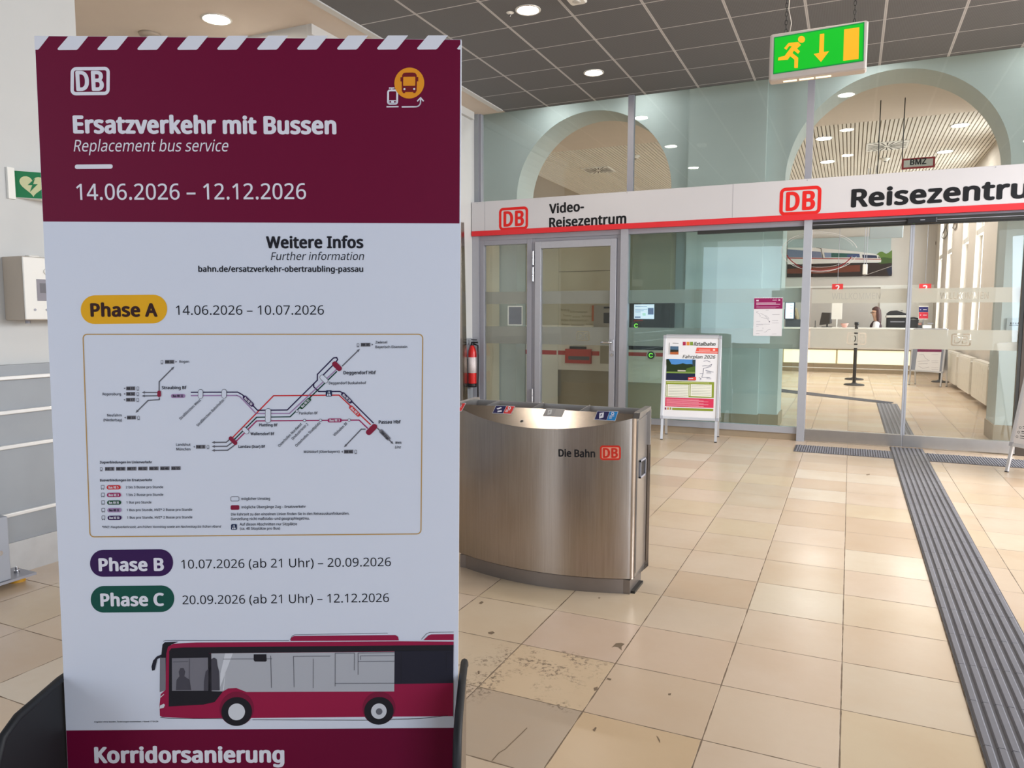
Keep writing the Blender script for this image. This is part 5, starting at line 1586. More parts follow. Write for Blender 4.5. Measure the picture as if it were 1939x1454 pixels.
# ================================================================== VIDEO BOOTH BEHIND THE HINGED DOOR
YV = 9.62
RSTR = mat('booth_red_stripe', '#c53a2a', 0.45, 0, 0.03)
MB().box(-4.85, -4.45, 8.7, 9.28, 0, 2.5, CREAM).build('wall_booth', kind='structure')
def BP(x, y, Y=YV): return on(x, y, 1, Y)
t = thing('booth_cabinet', 'cream video booth cabinet wall with a red stripe seen through the hinged door', 'cabinet', (-3.2, YV, 0))
zs_, zk = BP(1080, 722)[2], 0.52
CREAM2 = mat('booth_cream_lit', '#f4ead4', 0.4, 0, 0.02, 5); CREAM_DIM = mat('booth_cream_dimmed', '#c6b999', 0.45, 0, 0.03, 5)  # one cream cabinet: light below and dimness above put into the colours
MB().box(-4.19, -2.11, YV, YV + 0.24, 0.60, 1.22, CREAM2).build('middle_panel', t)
MB().box(-4.19, -2.11, YV, YV + 0.24, 1.22, 2.45, CREAM_DIM).build('upper_panel', t)
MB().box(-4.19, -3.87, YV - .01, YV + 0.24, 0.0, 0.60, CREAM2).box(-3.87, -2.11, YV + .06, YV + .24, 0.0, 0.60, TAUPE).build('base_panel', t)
MB().box(-4.19, -3.70, YV - .012, YV, 0.0, 1.22, CREAM2).box(-4.19, -3.70, YV - .012, YV, 1.22, 2.45, CREAM_DIM).build('side_panel', t)
mb = MB()
p, q = BP(1055, 515), BP(1160, 515)
for (x0, x1, z0, z1) in ((p[0], p[0] + .006, 0.6, p[2]), (p[0], -2.2, p[2], p[2] + .006)):
    mb.box(x0, x1, YV - .003, YV, z0, z1, ink('#6a5f4e'))
mb.build('panel_joint', t)
zr0, zr1 = BP(1080, 672)[2], BP(1080, 664)[2]
mb = MB(); mb.box(-4.19, -3.72, YV - .016, YV - .008, zr0, zr1, RSTR); mb.box(-3.70, BP(1135, 668)[0], YV - .006, YV, zr0, zr1, RSTR); mb.build('red_stripe', t)
p, q = BP(1072, 687), BP(1121, 664)
d = MB(); d.box(p[0], q[0], YV - .05, YV, p[2], q[2] + .02, RSTR); dd = d.build('delivery_slot', t, 'red box with a dark slot', bevel=.004)
MB().box(p[0] + .05, q[0] - .02, YV - .053, YV - .049, p[2] + .05, p[2] + .10, mat('slot_grey', '#5b5552', .3)).box(p[0] + .06, q[0] - .08, YV - .03, YV - .0, q[2] + .021, q[2] + .055, BLACK).build('opening', dd)
a = Art((0, YV - .001, 0), UX, VZ, 0.001)
FNT = ink('#a39470')
for (tx, x0, y0, x1, cp) in (('Informationen', 1080, 592, 1112, 3.2), ('Tickets', 1066, 599, 1082, 3.4), ('Sparpreis', 1084, 601, 1098, 2.6), ('Fahrplan', 1102, 600, 1120, 3.2), ('Video-Reisezentrum', 1062, 608, 1114, 3.6), ('Karten', 1064, 615.5, 1077, 3), ('Informationen', 1082, 616.5, 1106, 3), ('Beratung', 1062, 588, 1078, 3.2), ('Service', 1110, 615, 1122, 2.8)):
    a.text(tx, x0, y0, x1, y0 + .3, cp, FNT, 0, bold=.015)
a.build('word_print', t)
p, q = on(962, 616, 1, YG + .02), on(990, 579, 1, YG + .02)
t2 = thing('notice_frame', 'dark framed notice on the narrow side pane', 'notice', (p[0] + .07, YG + .02, p[2]))
MB().box(p[0], q[0], YG + .009, YG + .02, p[2], q[2], WHITEP).build('frame', t2); MB().box(p[0] + .016, q[0] - .012, YG + .0085, YG + .009, p[2] + .014, q[2] - .014, mat('notice_grey', '#6f6f7c', .3, 0, .2, 40)).build('sheet', t2)
p, q = BP(1121, 622, YV - .1), BP(1160, 578, YV - .1)
MB().box(p[0] + .02, q[0] + .12, YV - .1, YV, p[2], q[2], mat('terminal_grey', '#a79d8d', .4)).build('card_terminal', t, 'grey ticket terminal', bevel=.004)
t2 = bpy.data.objects['card_terminal']
MB().box(p[0] - .005, p[0] + .022, YV - .102, YV, p[2] + .10, q[2], mat('terminal_orange', '#c0602a', .4)).build('edge_strip', t2)
s = on(1143, 612, 1, YV - .1); s2 = on(1158, 592, 1, YV - .1)
MB().box(s[0], s2[0] + .05, YV - .105, YV - .1, s[2], s2[2], BLACK).box(s[0], s2[0], YV - .104, YV - .1, s2[2] + .055, s2[2] + .08, BLACK).build('screen', t2)
MB().box(BP(1137, 690)[0], BP(1156, 690)[0] + .1, YV - .02, YV, BP(1140, 688)[2], BP(1140, 655)[2], TAUPE).build('lower_door', t)
# ticket machine to the right (behind the tall pane)
YM = 8.97
t2 = thing('ticket_machine', 'cream ticket machine with a lit screen and green round buttons behind the tall pane', 'ticket machine', (-2.25, YM, 0))
xm0, xm1 = on(1183, 700, 1, YM)[0], on(1265, 700, 1, YM)[0]
def MP(x, y): return on(x, y, 1, YM)
zA = MP(1230, 725)[2]; zB = MP(1230, 676)[2]; zC2 = MP(1230, 663)[2]; zD = MP(1230, 655)[2]; zE = MP(1230, 622)[2]; zF2 = MP(1230, 575)[2]
MB().box(xm0, xm1, YM + .01, YM + .30, 0.0, zA, TAUPE).build('base', t2)
MB().box(xm0, xm1, YM + .004, YM + .30, zA, MP(1230, 681)[2], CREAM2).build('apron', t2)
MB().box(xm0, xm1, YM - .004, YM + .1, MP(1230, 682)[2], MP(1230, 663)[2], CREAM2).build('stripe_panel', t2)
MB().box(xm0, xm1 - .02, YM - .006, YM - .002, MP(1230, 674.5)[2], MP(1230, 667.5)[2], RSTR).build('red_stripe', t2)
MB().box(xm0, xm1, YM + .02, YM + .30, zC2, zD, BLACK).build('tray_gap', t2)
MB().box(xm0, xm1, YM + .0, YM + .30, zD, zE, CREAM).build('middle_panel', t2)
MB().box(xm0, xm1, YM + .012, YM + .30, zE, zF2 + .02, BLACK).build('screen_housing', t2)
MB().box(xm0, xm1, YM + .02, YM + .30, zF2 + .02, 2.7, mat('machine_olive', '#8f866c', .5, 0, .03)).build('upper_case', t2)
a = Art((0, YM + .012, 0), UX, VZ, 0.002)
SCR = mat('lit_screen_white', '#e9edf8', .4, 0, 0, emit=(.80, .86, 1.0, 1), estr=.75); SB = mat('lit_screen_blue', '#5c6c92', .4, 0, 0, emit=(.14, .18, .33, 1), estr=.6)
def C7(x, y): return (1000 + x / 6.058, 560 + y / 6.058)
def q7(pts, m, ly): a.poly([C7(*k) for k in pts], m, ly)
q7([(1216, 100), (1448, 98), (1446, 266), (1214, 264)], SCR, 0); q7([(1375, 140), (1440, 140), (1440, 215), (1375, 215)], SB, 1)
for y, x1 in ((122, 1365), (152, 1370), (168, 1330), (185, 1290)):
    q7([(1230, y), (x1, y), (x1, y + 4), (1230, y + 4)], SB, 1)
q7([(1225, 238), (1290, 238), (1290, 252), (1225, 252)], SB, 1); q7([(1312, 198), (1350, 196), (1350, 228), (1315, 230)], mat('lit_screen_mint', '#c2e0cf', .4, 0, 0, emit=(.55, .8, .65, 1), estr=.6), 1)
q7([(1212, 278), (1320, 274), (1318, 288), (1210, 296)], ink('#a0201c'), 1)
a.build('display', t2)
for (x, y, Yp, r) in ((1205, 616.5, YM + .010, .042), (1233, 672.5, YM - .007, .046)):
    p = on(x, y, 1, Yp)
    b = MB(); b.cyl((p[0], Yp, p[2]), (p[0], Yp - .006, p[2]), r * 1.25, CREAM if y > 650 else BLACK, 20); b.cyl((p[0], Yp - .006, p[2]), (p[0], Yp - .009, p[2]), r, ink('#10300c'), 20); bo = b.build('button', t2)
    g = MB(); GEM = MATS.get('green_led') or mat('green_led', '#6fdc3c', .4, 0, 0, emit=(.25, .9, .06, 1), estr=1.0)
    pts = [(p[0] + r * .5 * math.cos(math.radians(k)), Yp - .010, p[2] + r * .5 * math.sin(math.radians(k))) for k in range(30, 331, 20)]
    g.tube(pts, r * .13, GEM, 6); g.build('light_ring', bo)

# small bus notice stuck to the tall pane
YN = YG - .004
p, q = on(1426, 637, 1, YN), on(1482, 562, 1, YN)
t2 = thing('bus_notice', 'small maroon and white bus notice stuck on the tall glass pane', 'poster', (p[0] + .15, YN, p[2]))
x0, x1, z0, z1 = on(1427, 600, 1, YN)[0], on(1481.5, 600, 1, YN)[0], on(1452, 636, 1, YN)[2], on(1452, 563.5, 1, YN)[2]
sh = MB().box(x0, x1, YN - .0005, YN + .001, z0, z1, PAPER).build('sheet', t2)
a = Art((0, YN - .0005, 0), UX, VZ, 0.0005)
def C8(x, y): return (1400 + x / 12.12, 540 + y / 12.12)
MAG2 = ink('#97205f')
def q8(pts, m, ly): a.poly([C8(*k) for k in pts], m, ly)
q8([(342, 300), (994, 290), (990, 540), (338, 545)], MAG2, 0)
for k in range(11):
    q8([(350 + 60 * k, 300), (372 + 60 * k, 280), (398 + 60 * k, 280), (376 + 60 * k, 300)], MAG2 if False else ink('#e7dfe8'), 1)
q8([(390, 335), (445, 335), (445, 368), (390, 368)], ink('#ead2e2'), 1); q8([(885, 350), (905, 325), (935, 325), (935, 358)], ink('#ead2e2'), 1); q8([(760, 335), (862, 333), (862, 348), (760, 350)], ink('#ead2e2'), 1)
for y, x1_ in ((402, 840), (430, 940), (468, 440), (490, 905), (505, 850), (520, 830)):
    q8([(390, y), (x1_, y - 2), (x1_, y + (12 if y < 440 else 4)), (390, y + (14 if y < 440 else 6))], ink('#ead2e2') if y < 440 else ink('#c98ab0'), 1)
a.build('header_print', sh)
a = Art((0, YN - .0005, 0), UX, VZ, 0.0005)
q8([(350, 560), (985, 556), (975, 1140), (340, 1140)], PAPER, 0)
DG = ink('#8f8d9c')
for pts in ([(390, 620), (450, 650), (480, 700), (470, 730)], [(480, 640), (580, 690), (620, 740), (690, 830)], [(500, 740), (600, 760), (680, 770)], [(600, 690), (680, 760)], [(390, 1050), (540, 1045)], [(560, 1075), (610, 1070), (660, 1020), (715, 1010)], [(540, 970), (540, 1010)]):
    a.line([C8(*k) for k in pts], .42, DG, 1)
for (xa_, xb_, y) in ((385, 700, 895), (385, 545, 910), (605, 675, 573), (385, 440, 610), (755, 925, 672), (755, 890, 810), (755, 900, 868), (385, 480, 835), (385, 440, 945), (380, 460, 1110), (750, 850, 1118)):
    a.line([C8(xa_, y), C8(xb_, y - 2)], .42, DG, 1)
q8([(680, 825), (702, 825), (702, 848), (680, 848)], ink('#55536a'), 1)
a.build('map_print', sh)
# reflection of an oval emblem, painted on the glass beside the post
t2 = thing('oval_reflection', 'faint oval window sticker with white rings crossing the pale post', 'sticker', (-0.4, YN, 1.9))
mb = MB()
RW = mat('reflection_white', '#dedbd6', .5); RR = mat('reflection_red', '#8e2a2a', .5)
def oval(cx, cy, rx, ry, a0, a1, wd, m):
    pts = [on(cx + rx * math.cos(math.radians(k)), cy + ry * math.sin(math.radians(k)), 1, YN) for k in np.linspace(a0, a1, 40)]
    k = []
    for i, pnt in enumerate(pts):
        d = (pts[min(i + 1, 39)] - pts[max(i - 1, 0)]); d /= np.linalg.norm(d); nrm = np.array([-d[2], 0, d[0]]); k.append((pnt - nrm * wd, pnt + nrm * wd))
    for i in range(39):
        mb.add([tuple(k[i][0]), tuple(k[i + 1][0]), tuple(k[i + 1][1]), tuple(k[i][1])], [(0, 1, 2, 3)], m)
oval(1552, 476, 72, 37, 15, 350, .0024, RW); oval(1552, 474, 66, 32, 20, 345, .0012, RW)
YN -= .0006
oval(1552, 468, 66, 44, 25, 160, .005, RR); oval(1552, 464, 70, 51, 30, 150, .0016, RW)
YN += .0006
mb.build('rings', t2)

# ================================================================== TICKET OFFICE
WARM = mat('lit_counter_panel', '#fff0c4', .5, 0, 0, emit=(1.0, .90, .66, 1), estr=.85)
YC = 19.65
t = thing('service_counter', 'long white service counter with a glowing lower front', 'counter', (-0.5, YC, 0))
MB().box(-3.2, 1.68, YC - .02, YC + .85, 1.052, 1.092, WHITEP).build('worktop', t, bevel=.004)
MB().box(-3.2, 1.55, YC, YC + .06, .575, 1.052, OFFICEW).build('front_panel', t)
MB().box(-3.2, 1.42, YC - .012, YC + .06, .548, .575, mat('counter_trim', '#8f8166', .3, .6)).build('metal_trim', t)
ST_ = [-2.75, -1.51, -0.27, 1.33]
for x0_, x1_ in zip(ST_[:-1], ST_[1:]):
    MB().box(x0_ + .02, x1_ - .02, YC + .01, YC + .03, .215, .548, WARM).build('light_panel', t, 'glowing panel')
for x_ in ST_:
    MB().box(x_ - .02, x_ + .02, YC - .002, YC + .06, .2, .56, mat('counter_stile_%d' % int(x_ * 100), '#c9bb98', .4)).build('stile', t)
MB().box(-3.2, 1.40, YC - .03, YC + .10, 0, .205, mat('counter_plinth', '#b1a28c', .3, .7)).box(-3.2, 1.40, YC - .036, YC - .02, .095, .115, WHITEP).build('plinth', t)
MB().box(-3.2, 1.55, YC + .75, YC + .80, 0.0, 1.05, OFFICEW).build('rear_panel', t)

def stanchion(px, py, h, label, r=.19):
    p = on(px, py, 2, 0)
    t = thing('barrier_post', label, 'barrier post', (p[0], p[1], 0), None)
    PB = MATS.get('post_black') or mat('post_black', '#3a3838', .4, .3)
    MB().lathe((p[0], p[1], 0), [(r, 0), (r, .012), (r - .02, .026), (.06, .032), (.045, .05)], PB, 28).build('base', t)
    MB().cyl((p[0], p[1], .04), (p[0], p[1], h - .04), .031, PB, 14).build('pole', t)
    MB().lathe((p[0], p[1], h - .06), [(.036, 0), (.04, .01), (.04, .05), (.034, .06)], BLACK, 16).build('belt_head', t)
stanchion(1617, 729, 1.25, 'tall dark barrier post in the middle of the ticket office floor')
stanchion(1617, 718.5, 1.05, 'dark barrier post standing right behind the tall middle one')
stanchion(1780, 723.5, .95, 'dark barrier post behind the grey bordered notice near the radiators', .165)

def radiator(y0, y1, label):
    t = thing('radiator', label, 'radiator', (1.87, (y0 + y1) / 2, 0), 'white radiators under the windows')
    RADW = MATS.get('radiator_white') or mat('radiator_white', '#e9e4da', .35)
    mb = MB(); mb.rbox(1.80, 1.905, y0, y1, .09, .665, RADW, .012)
    mb.build('panel', t, bevel=.004)
    n = 14; mb = MB()
    for i in range(n):
        y = y0 + .04 + (y1 - y0 - .08) * i / (n - 1); mb.box(1.7985, 1.801, y - .03, y + .03, .12, .64, RADW)
    mb.build('front_ribs', t)
    mb = MB(); mb.box(1.805, 1.90, y0 + .01, y1 - .01, .665, .685, RADW); mb.build('top_grille', t)
    mb = MB(); mb.cyl((1.85, y0 - .05, .62), (1.85, y0 + .02, .62), .014, CHROME, 10); mb.cyl((1.85, y0 - .06, .62), (1.80, y0 - .06, .62), .02, WHITEP, 12); mb.build('valve', t)
    for y in (y0 + .06, y1 - .06):
        MB().tube([(1.86, y, .10), (1.86, y, .05), (1.94, y, .05)], .010, CHROME, 8).build('pipe', t)
    for y in (y0 + .2, y1 - .2):
        MB().box(1.90, 1.948, y - .02, y + .02, .2, .6, RADW).build('wall_bracket', t)
radiator(12.3, 13.72, 'white radiator nearest the sliding doors')
radiator(14.0, 15.42, 'middle white radiator under the windows')
radiator(15.75, 17.2, 'white radiator farthest from the sliding doors')

# mural of a train
YW = YB - .052
p, q = on(1489, 525, 1, YW), on(1688.5, 437, 1, YW)
t = thing('train_mural', 'wide picture of a white train with a red line hanging on the rear office wall', 'picture', (-.4, YW, p[2]))
z0_, z1_ = p[2], on(1690, 446, 1, YW)[2]
sh = MB().box(p[0], q[0], YW - .02, YW + .05, z0_, z1_, mat('mural_sky', '#a9b6b6', .5, 0, .06, 1.5)).build('panel', t)
a = Art((0, YW - .02, 0), UX, VZ, .003)
def C9(x, y): return (1480 + x / 8.079, 420 + y / 8.079)
def q9(pts, m, ly): a.poly([C9(*k) for k in pts], m, ly)
q9([(85, 640), (1690, 625), (1685, 830), (80, 848)], ink('#2b1d18'), 0)
q9([(85, 720), (600, 690), (1200, 660), (1200, 760), (600, 790), (85, 790)], ink('#6e3520'), 1)
q9([(1450, 500), (1500, 460), (1540, 455), (1600, 490), (1640, 470), (1690, 430), (1690, 630), (1500, 645)], ink('#5f7a34'), 1); q9([(1480, 560), (1560, 540), (1690, 560), (1690, 630), (1490, 645)], ink('#3c5424'), 2)
q9([(1685, 655), (1690, 800), (1640, 825), (1600, 720)], ink('#1c2238'), 2)
q9([(90, 395), (540, 395), (1200, 460), (1420, 490), (1480, 510), (1525, 575), (1520, 620), (1200, 625), (90, 650)], ink('#d9d5cf'), 3)
q9([(90, 420), (600, 460), (622, 550), (90, 540)], ink('#737a92'), 4); q9([(650, 470), (1190, 490), (1200, 545), (665, 545)], ink('#2f5a52'), 4); q9([(650, 470), (760, 475), (760, 545), (665, 545)], ink('#7b8aa4'), 5); q9([(1000, 500), (1190, 492), (1200, 545), (1000, 540)], ink('#42507a'), 5)
q9([(1232, 502), (1455, 515), (1465, 555), (1240, 553)], ink('#2c3352'), 4); q9([(1478, 525), (1495, 535), (1502, 560), (1482, 556)], ink('#22242e'), 4)
q9([(90, 545), (1525, 570), (1525, 580), (90, 562)], ink('#9c2f2c'), 5)
a.line([C9(1230, 835), C9(1690, 675)], .7, ink('#c9c2b8'), 4); q9([(530, 395), (610, 405), (640, 560), (625, 560), (600, 412), (528, 400)], ink('#5c5654'), 5)
a.build('picture_print', sh)

# hanging boards, lamps and boxes
def board_hang(px0, py0, px1, py1, Y, m, label, name, cat, dep=.05, ztop=ZO):
    p, q = on(px0, py1, 1, Y), on(px1, py0, 1, Y)
    t = thing(name, label, cat, ((p[0] + q[0]) / 2, Y, p[2]))
    MB().rbox(p[0], q[0], Y, Y + dep, p[2], q[2], m, .012).build('board', t, bevel=.006)
    mb = MB()
    for x in (p[0] + .06, q[0] - .06):
        mb.cyl((x, Y + dep / 2, q[2] - .01), (x, Y + dep / 2, ztop), .006, ALUD, 6)
    mb.build('hanger', t)
    return t, p, q
board_hang(1646, 415, 1711.5, 452, 15.0, mat('grey_panel', '#9aa2a4', .35, .1), 'grey hanging display seen from behind at the top of the sliding doors', 'hanging_display', 'display')
t, p, q = board_hang(1633, 500, 1643, 519.5, 15.2, WHITEP, 'small white box hanging on a thin cable in front of the train picture', 'hanging_box', 'box', .06)
# BMZ sign
p, q = on(1707, 318.5, 1, 10.6), on(1771, 299, 1, 10.6)
zb0 = on(1739, 318.7, 1, 10.6)[2]; zb1 = on(1739, 298.5, 1, 10.6)[2]
t = thing('hanging_sign', 'small white fire panel sign with a red border hanging on a wire', 'sign', ((p[0] + q[0]) / 2, 10.6, zb0))
MB().box(p[0], q[0], 10.6, 10.612, zb0, zb1, mat('sign_red_border', '#b01f28', .45)).build('plate', t)
MB().box(p[0] + .022, q[0] - .022, 10.597, 10.601, zb0 + .022, zb1 - .022, WHITEP).build('face', t)
a = Art((0, 10.597, 0), UX, VZ, .0015); zz = zb0 + .047; pxl = on(1723, 313, 1, 10.597); pxr = on(1754, 311, 1, 10.597)
a.P = lambda x, y: (x, y); a.px = lambda x, y: 1.0
a.text('BMZ', pxl[0], zz, pxr[0], zz, .068, INK, 1, bold=.03, res=3); a.build('lettering', t)
mb = MB()
for x in (on(1715, 170, 1, 10.6)[0], on(1669, 170, 1, 10.6)[0]):
    mb.cyl((x, 10.606, zb0 - .25 if x < .4 else zb1), (x, 10.606, ZO), .006, DARKM, 6)
mb.build('wire', t)

for k, (px, py, lab) in enumerate(((1560, 262, 'left of the two nearer office downlights'), (1818, 237, 'right of the two nearer office downlights'), (1567, 306, 'left of the two farther office downlights'), (1789, 287, 'right of the two farther office downlights'))):
    p = on(px, py, 2, ZO); downlight(p[0], p[1], ZO, .105, lab + ' in the slatted ceiling', 'office downlights', LAMPO)
for i, (x, y) in enumerate(((-.48, 16.0), (1.3, 16.0), (-.48, 18.0), (1.3, 18.0), (-3.0, 14.0), (-3.0, 18.0))):
    downlight(x, y, ZO, .105, 'office downlight hidden from the hall by the sign board, place %s' % ('one', 'two', 'three', 'four', 'five', 'six')[i], 'office downlights', LAMPO)
for i, x in enumerate((-3.6, -2.45, 0.1, 1.75)):  # unseen lamps added to brighten the pier, booth and hanging sign
    downlight(x, 8.93, 4.20, .065, 'vestibule downlight above the glass partition hidden by the dark ceiling, %s from the left' % ordn[(1, 1, 2, 3)[i]].replace('second', ('first', 'second')[min(i, 1)]), 'vestibule downlights', FILLV)
def vent(pts, label):
    P4 = [on(px, py, 2, ZO) for px, py in pts]; c = sum(P4) / 4
    t = thing('air_vent', label, 'air vent', (c[0], c[1], ZO)); r = .30 if 'BMZ' not in label and 'right' in label else .26
    mb = MB(); mb.box(c[0] - r, c[0] + r, c[1] - r, c[1] + r, ZO - .012, ZO + .0, WHITEP); mb.build('plate', t)
    mb = MB(); VB = MATS.get('vent_black') or mat('vent_black', '#46413a', .7)
    for k in range(20):
        g = 2 * math.pi * k / 20; d = Vector((math.cos(g), math.sin(g), 0)); s_ = Vector((-math.sin(g), math.cos(g), 0))
        r1 = (r - .03) / max(abs(d.x), abs(d.y)); b = Vector((c[0], c[1], ZO - .0135))
        mb.prism([b + d * .05 + s_ * .004, b + d * r1 + s_ * .014, b + d * r1 - s_ * .014, b + d * .05 - s_ * .004], (0, 0, .002), VB)
    mb.build('slot_blades', t)
vent([(1643, 285), (1648, 268), (1715, 283), (1713, 266)], 'square swirl vent in the slatted ceiling, right of the pale posts')
vent([(1100, 323), (1128, 316), (1164, 318), (1140, 329)], 'square swirl vent in the ceiling behind the left arch')
for (px, py, lab) in ((1676, 300, 'white smoke detector on the slatted ceiling below the swirl vent'), (1203, 295, 'small round ceiling fitting behind the left arch')):
    p = on(px, py, 2, ZO); t = thing('smoke_detector', lab, 'detector', (p[0], p[1], ZO))
    MB().lathe((p[0], p[1], ZO - .05), [(.035, 0), (.05, .012), (.06, .03), (.075, .034), (.08, .05)], WHITEP, 20).build('housing', t)
    MB().lathe((p[0], p[1], ZO - .056), [(.02, 0), (.03, .006)], DARKM, 14).build('sensor', t)

# red number signs over the counter
for k, (px, lab) in enumerate(((1586, 'red hanging counter number sign on the left, over the pale middle wall'), (1752, 'red hanging counter number sign on the right, over the blue and red notice'))):
    p = on(px, 541, 1, 20.0)
    t = thing('counter_sign', lab, 'sign', (p[0], 20.0, p[2] - .14))
    MB().box(p[0] - .125, p[0] + .125, 20.0, 20.02, p[2] - .16, p[2] + .045, mat('counter_sign_red_%d' % k, '#d8262c', .4)).build('plate', t)
    a = Art((0, 20.0, 0), UX, VZ, .002); a.P = lambda x, y: (x, y); a.px = lambda x, y: 1.0
    a.text('2', p[0] - .05, p[2] - .14, p[0] + .05, p[2] - .14, .15, WT, 1, bold=.03); a.build('numeral', t)
    MB().cyl((p[0], 20.01, p[2] + .04), (p[0], 20.01, ZO), .006, ALUD, 6).build('hanger', t)

# things on the counter
ZT_ = 1.092
def CP(px, py, Y=20.1): return on(px, py, 1, Y)
t = thing('blank_board', 'blank white board on a small stand left of the pink bowl', 'display board', (CP(1585, 610)[0], 20.1, ZT_))
p, q = CP(1574, 604.5), CP(1595.5, 573)
MB().box(p[0], q[0], 20.1, 20.115, p[2], q[2], WHITEP).build('panel', t, bevel=.004)
MB().cyl((CP(1584, 610)[0], 20.11, ZT_ + .01), (CP(1584, 610)[0], 20.11, p[2] + .01), .018, WHITEP, 10).build('stem', t)
MB().lathe((CP(1584, 610)[0], 20.11, ZT_), [(.10, 0), (.10, .008), (.03, .014)], WHITEP, 20).build('foot', t)
t = thing('computer_monitor', 'dark computer monitor turned sideways on the counter', 'monitor', (CP(1563, 615)[0], 20.25, ZT_))
pts = [CP(1551, 615.5, 20.2), CP(1571, 612.5, 20.2), CP(1571.5, 592, 20.2), CP(1556, 591.5, 20.2)]
MB().prism([tuple(k) for k in pts], (.05, .05, 0), mat('monitor_black', '#3b332f', .35)).build('screen', t, bevel=.006)
m0 = CP(1566, 618, 20.25)
MB().box(m0[0] - .02, m0[0] + .02, 20.24, 20.28, ZT_ + .01, ZT_ + .16, BLACK).build('stem', t)
MB().rbox(m0[0] - .13, m0[0] + .13, 20.15, 20.36, ZT_, ZT_ + .018, BLACK, .03).build('foot', t)
t = thing('pink_bowl', 'small pale pink bowl on the counter', 'bowl', (CP(1599, 618)[0], 20.0, ZT_))
MB().lathe((CP(1599, 618)[0], 20.0, ZT_), [(.045, 0), (.06, .02), (.085, .075), (.092, .10), (.084, .098), (.05, .02)], mat('pink_ceramic', '#e9b3a6', .3), 24).build('body', t)
t = thing('printer', 'large black office printer with a white band behind the seated dark haired person', 'printer', (CP(1700, 610, 20.9)[0], 21.0, ZT_ - .3))
p, q = on(1678.5, 620, 1, 21.0), on(1731, 589, 1, 21.0); p2 = on(1717, 600, 1, 21.0)
PRB = mat('printer_black', '#2a2a30', .4, 0, .06)
MB().rbox(p[0], q[0] - .10, 21.0, 21.5, .75, 1.335, PRB, .03).build('body', t)
MB().rbox(p[0] - .02, q[0] - .16, 20.98, 21.5, 1.335, 1.395, WHITEP, .02).build('white_band', t)
MB().prism([(p[0], 21.0, 1.395), (q[0] - .16, 21.0, 1.40), (q[0] - .16, 21.0, 1.44), (p[0] + .38, 21.0, 1.46), (p[0] + .22, 21.0, 1.52), (p[0] + .08, 21.0, 1.51), (p[0], 21.0, 1.45)], (0, .45, 0), PRB).build('scanner_lid', t, bevel=.01)
MB().box(p[0] + .32, q[0] - .25, 21.02, 21.35, 1.50, 1.515, PRB).build('paper_tray', t)
MB().box(p[0] + .08, q[0] - .2, 20.995, 21.0, 1.22, 1.25, ALUD).build('tray_handle', t)
MB().box(p[0] + .08, q[0] - .2, 20.995, 21.0, 1.02, 1.035, ALUD).build('tray_handle', t)
MB().box(p[0] + .02, q[0] - .12, 21.02, 21.48, 0, .75, ALUD).build('cabinet_base', t)
t = thing('counter_notice', 'dark blue and red notice board standing at the right end of the counter', 'notice', (CP(1748, 610)[0], 20.15, ZT_))
p, q = CP(1739, 605, 20.15), CP(1758.5, 579, 20.15)
MB().box(p[0], q[0], 20.15, 20.17, p[2], q[2], WHITEP).build('board', t)
a = Art((0, 20.15, 0), UX, VZ, .002)
for nm_, y0_, y1_, c_ in (('blue_field', 581, 591, '#2c2c74'), ('red_field', 591.3, 603, '#e0344a')):
    a = Art((0, 20.15, 0), UX, VZ, .002); a.quadbox(1740, y0_, 1757.5, y1_, ink(c_), 0)
    a.quadbox(1748, y0_ + 4.5, 1755, y0_ + 5.9, WT, 1); a.quadbox(1742, y0_ + 4.5, 1744, y0_ + 6.1, WT, 1)
    a.build(nm_, t)
MB().cyl((CP(1748, 610, 20.16)[0], 20.16, ZT_), (CP(1748, 610, 20.16)[0], 20.16, p[2] + .01), .014, ALUD, 8).lathe((CP(1748, 610, 20.16)[0], 20.16, ZT_), [(.08, 0), (.08, .01), (.02, .014)], ALUD, 18).build('stand', t)
t = thing('card_reader', 'small dark card reader at the right end of the counter', 'card reader', (CP(1742, 615)[0], 19.95, ZT_))
c = CP(1742, 612, 19.95)
MB().prism([(c[0] - .05, 19.9, ZT_), (c[0] + .05, 19.9, ZT_), (c[0] + .05, 19.97, ZT_ + .13), (c[0] - .05, 19.97, ZT_ + .13)], (0, .05, 0), BLACK).build('case', t, bevel=.005)
MB().prism([(c[0] - .035, 19.93, ZT_ + .07), (c[0] + .035, 19.93, ZT_ + .07), (c[0] + .035, 19.957, ZT_ + .12), (c[0] - .035, 19.957, ZT_ + .12)], (0, -.003, 0), mat('reader_screen', '#9a6a5a', .2)).build('screen', t)
t = thing('white_monitor_stand', 'white desk device at the far right end of the counter', 'desk device', (CP(1755, 615)[0], 19.98, ZT_))
c = CP(1754, 616, 19.98)
MB().rbox(c[0] - .09, c[0] + .10, 19.80, 19.97, ZT_, ZT_ + .07, WHITEP, .02).build('body', t); MB().box(c[0] + .02, c[0] + .13, 19.87, 19.90, ZT_ + .10, ZT_ + .125, ALUD).cyl((c[0] + .08, 19.885, ZT_ + .06), (c[0] + .08, 19.885, ZT_ + .11), .01, ALUD, 8).build('arm', t)
t = thing('desk_telephone', 'dark telephone and keyboard right of the printer on the counter', 'telephone', (CP(1731, 615, 20.3)[0], 20.35, ZT_))
c = on(1729, 612, 1, 20.35)
MB().rbox(c[0] - .13, c[0] + .12, 20.3, 20.5, ZT_, ZT_ + .20, PRB, .03).build('body', t); MB().tube([(c[0] - .11, 20.31, ZT_ + .22), (c[0], 20.30, ZT_ + .24), (c[0] + .10, 20.31, ZT_ + .22)], .025, BLACK, 10).build('handset', t)
t = thing('info_screen', 'upright lit white screen on a dark base at the left edge of the office view', 'screen', (CP(1495, 610)[0], 20.3, ZT_))
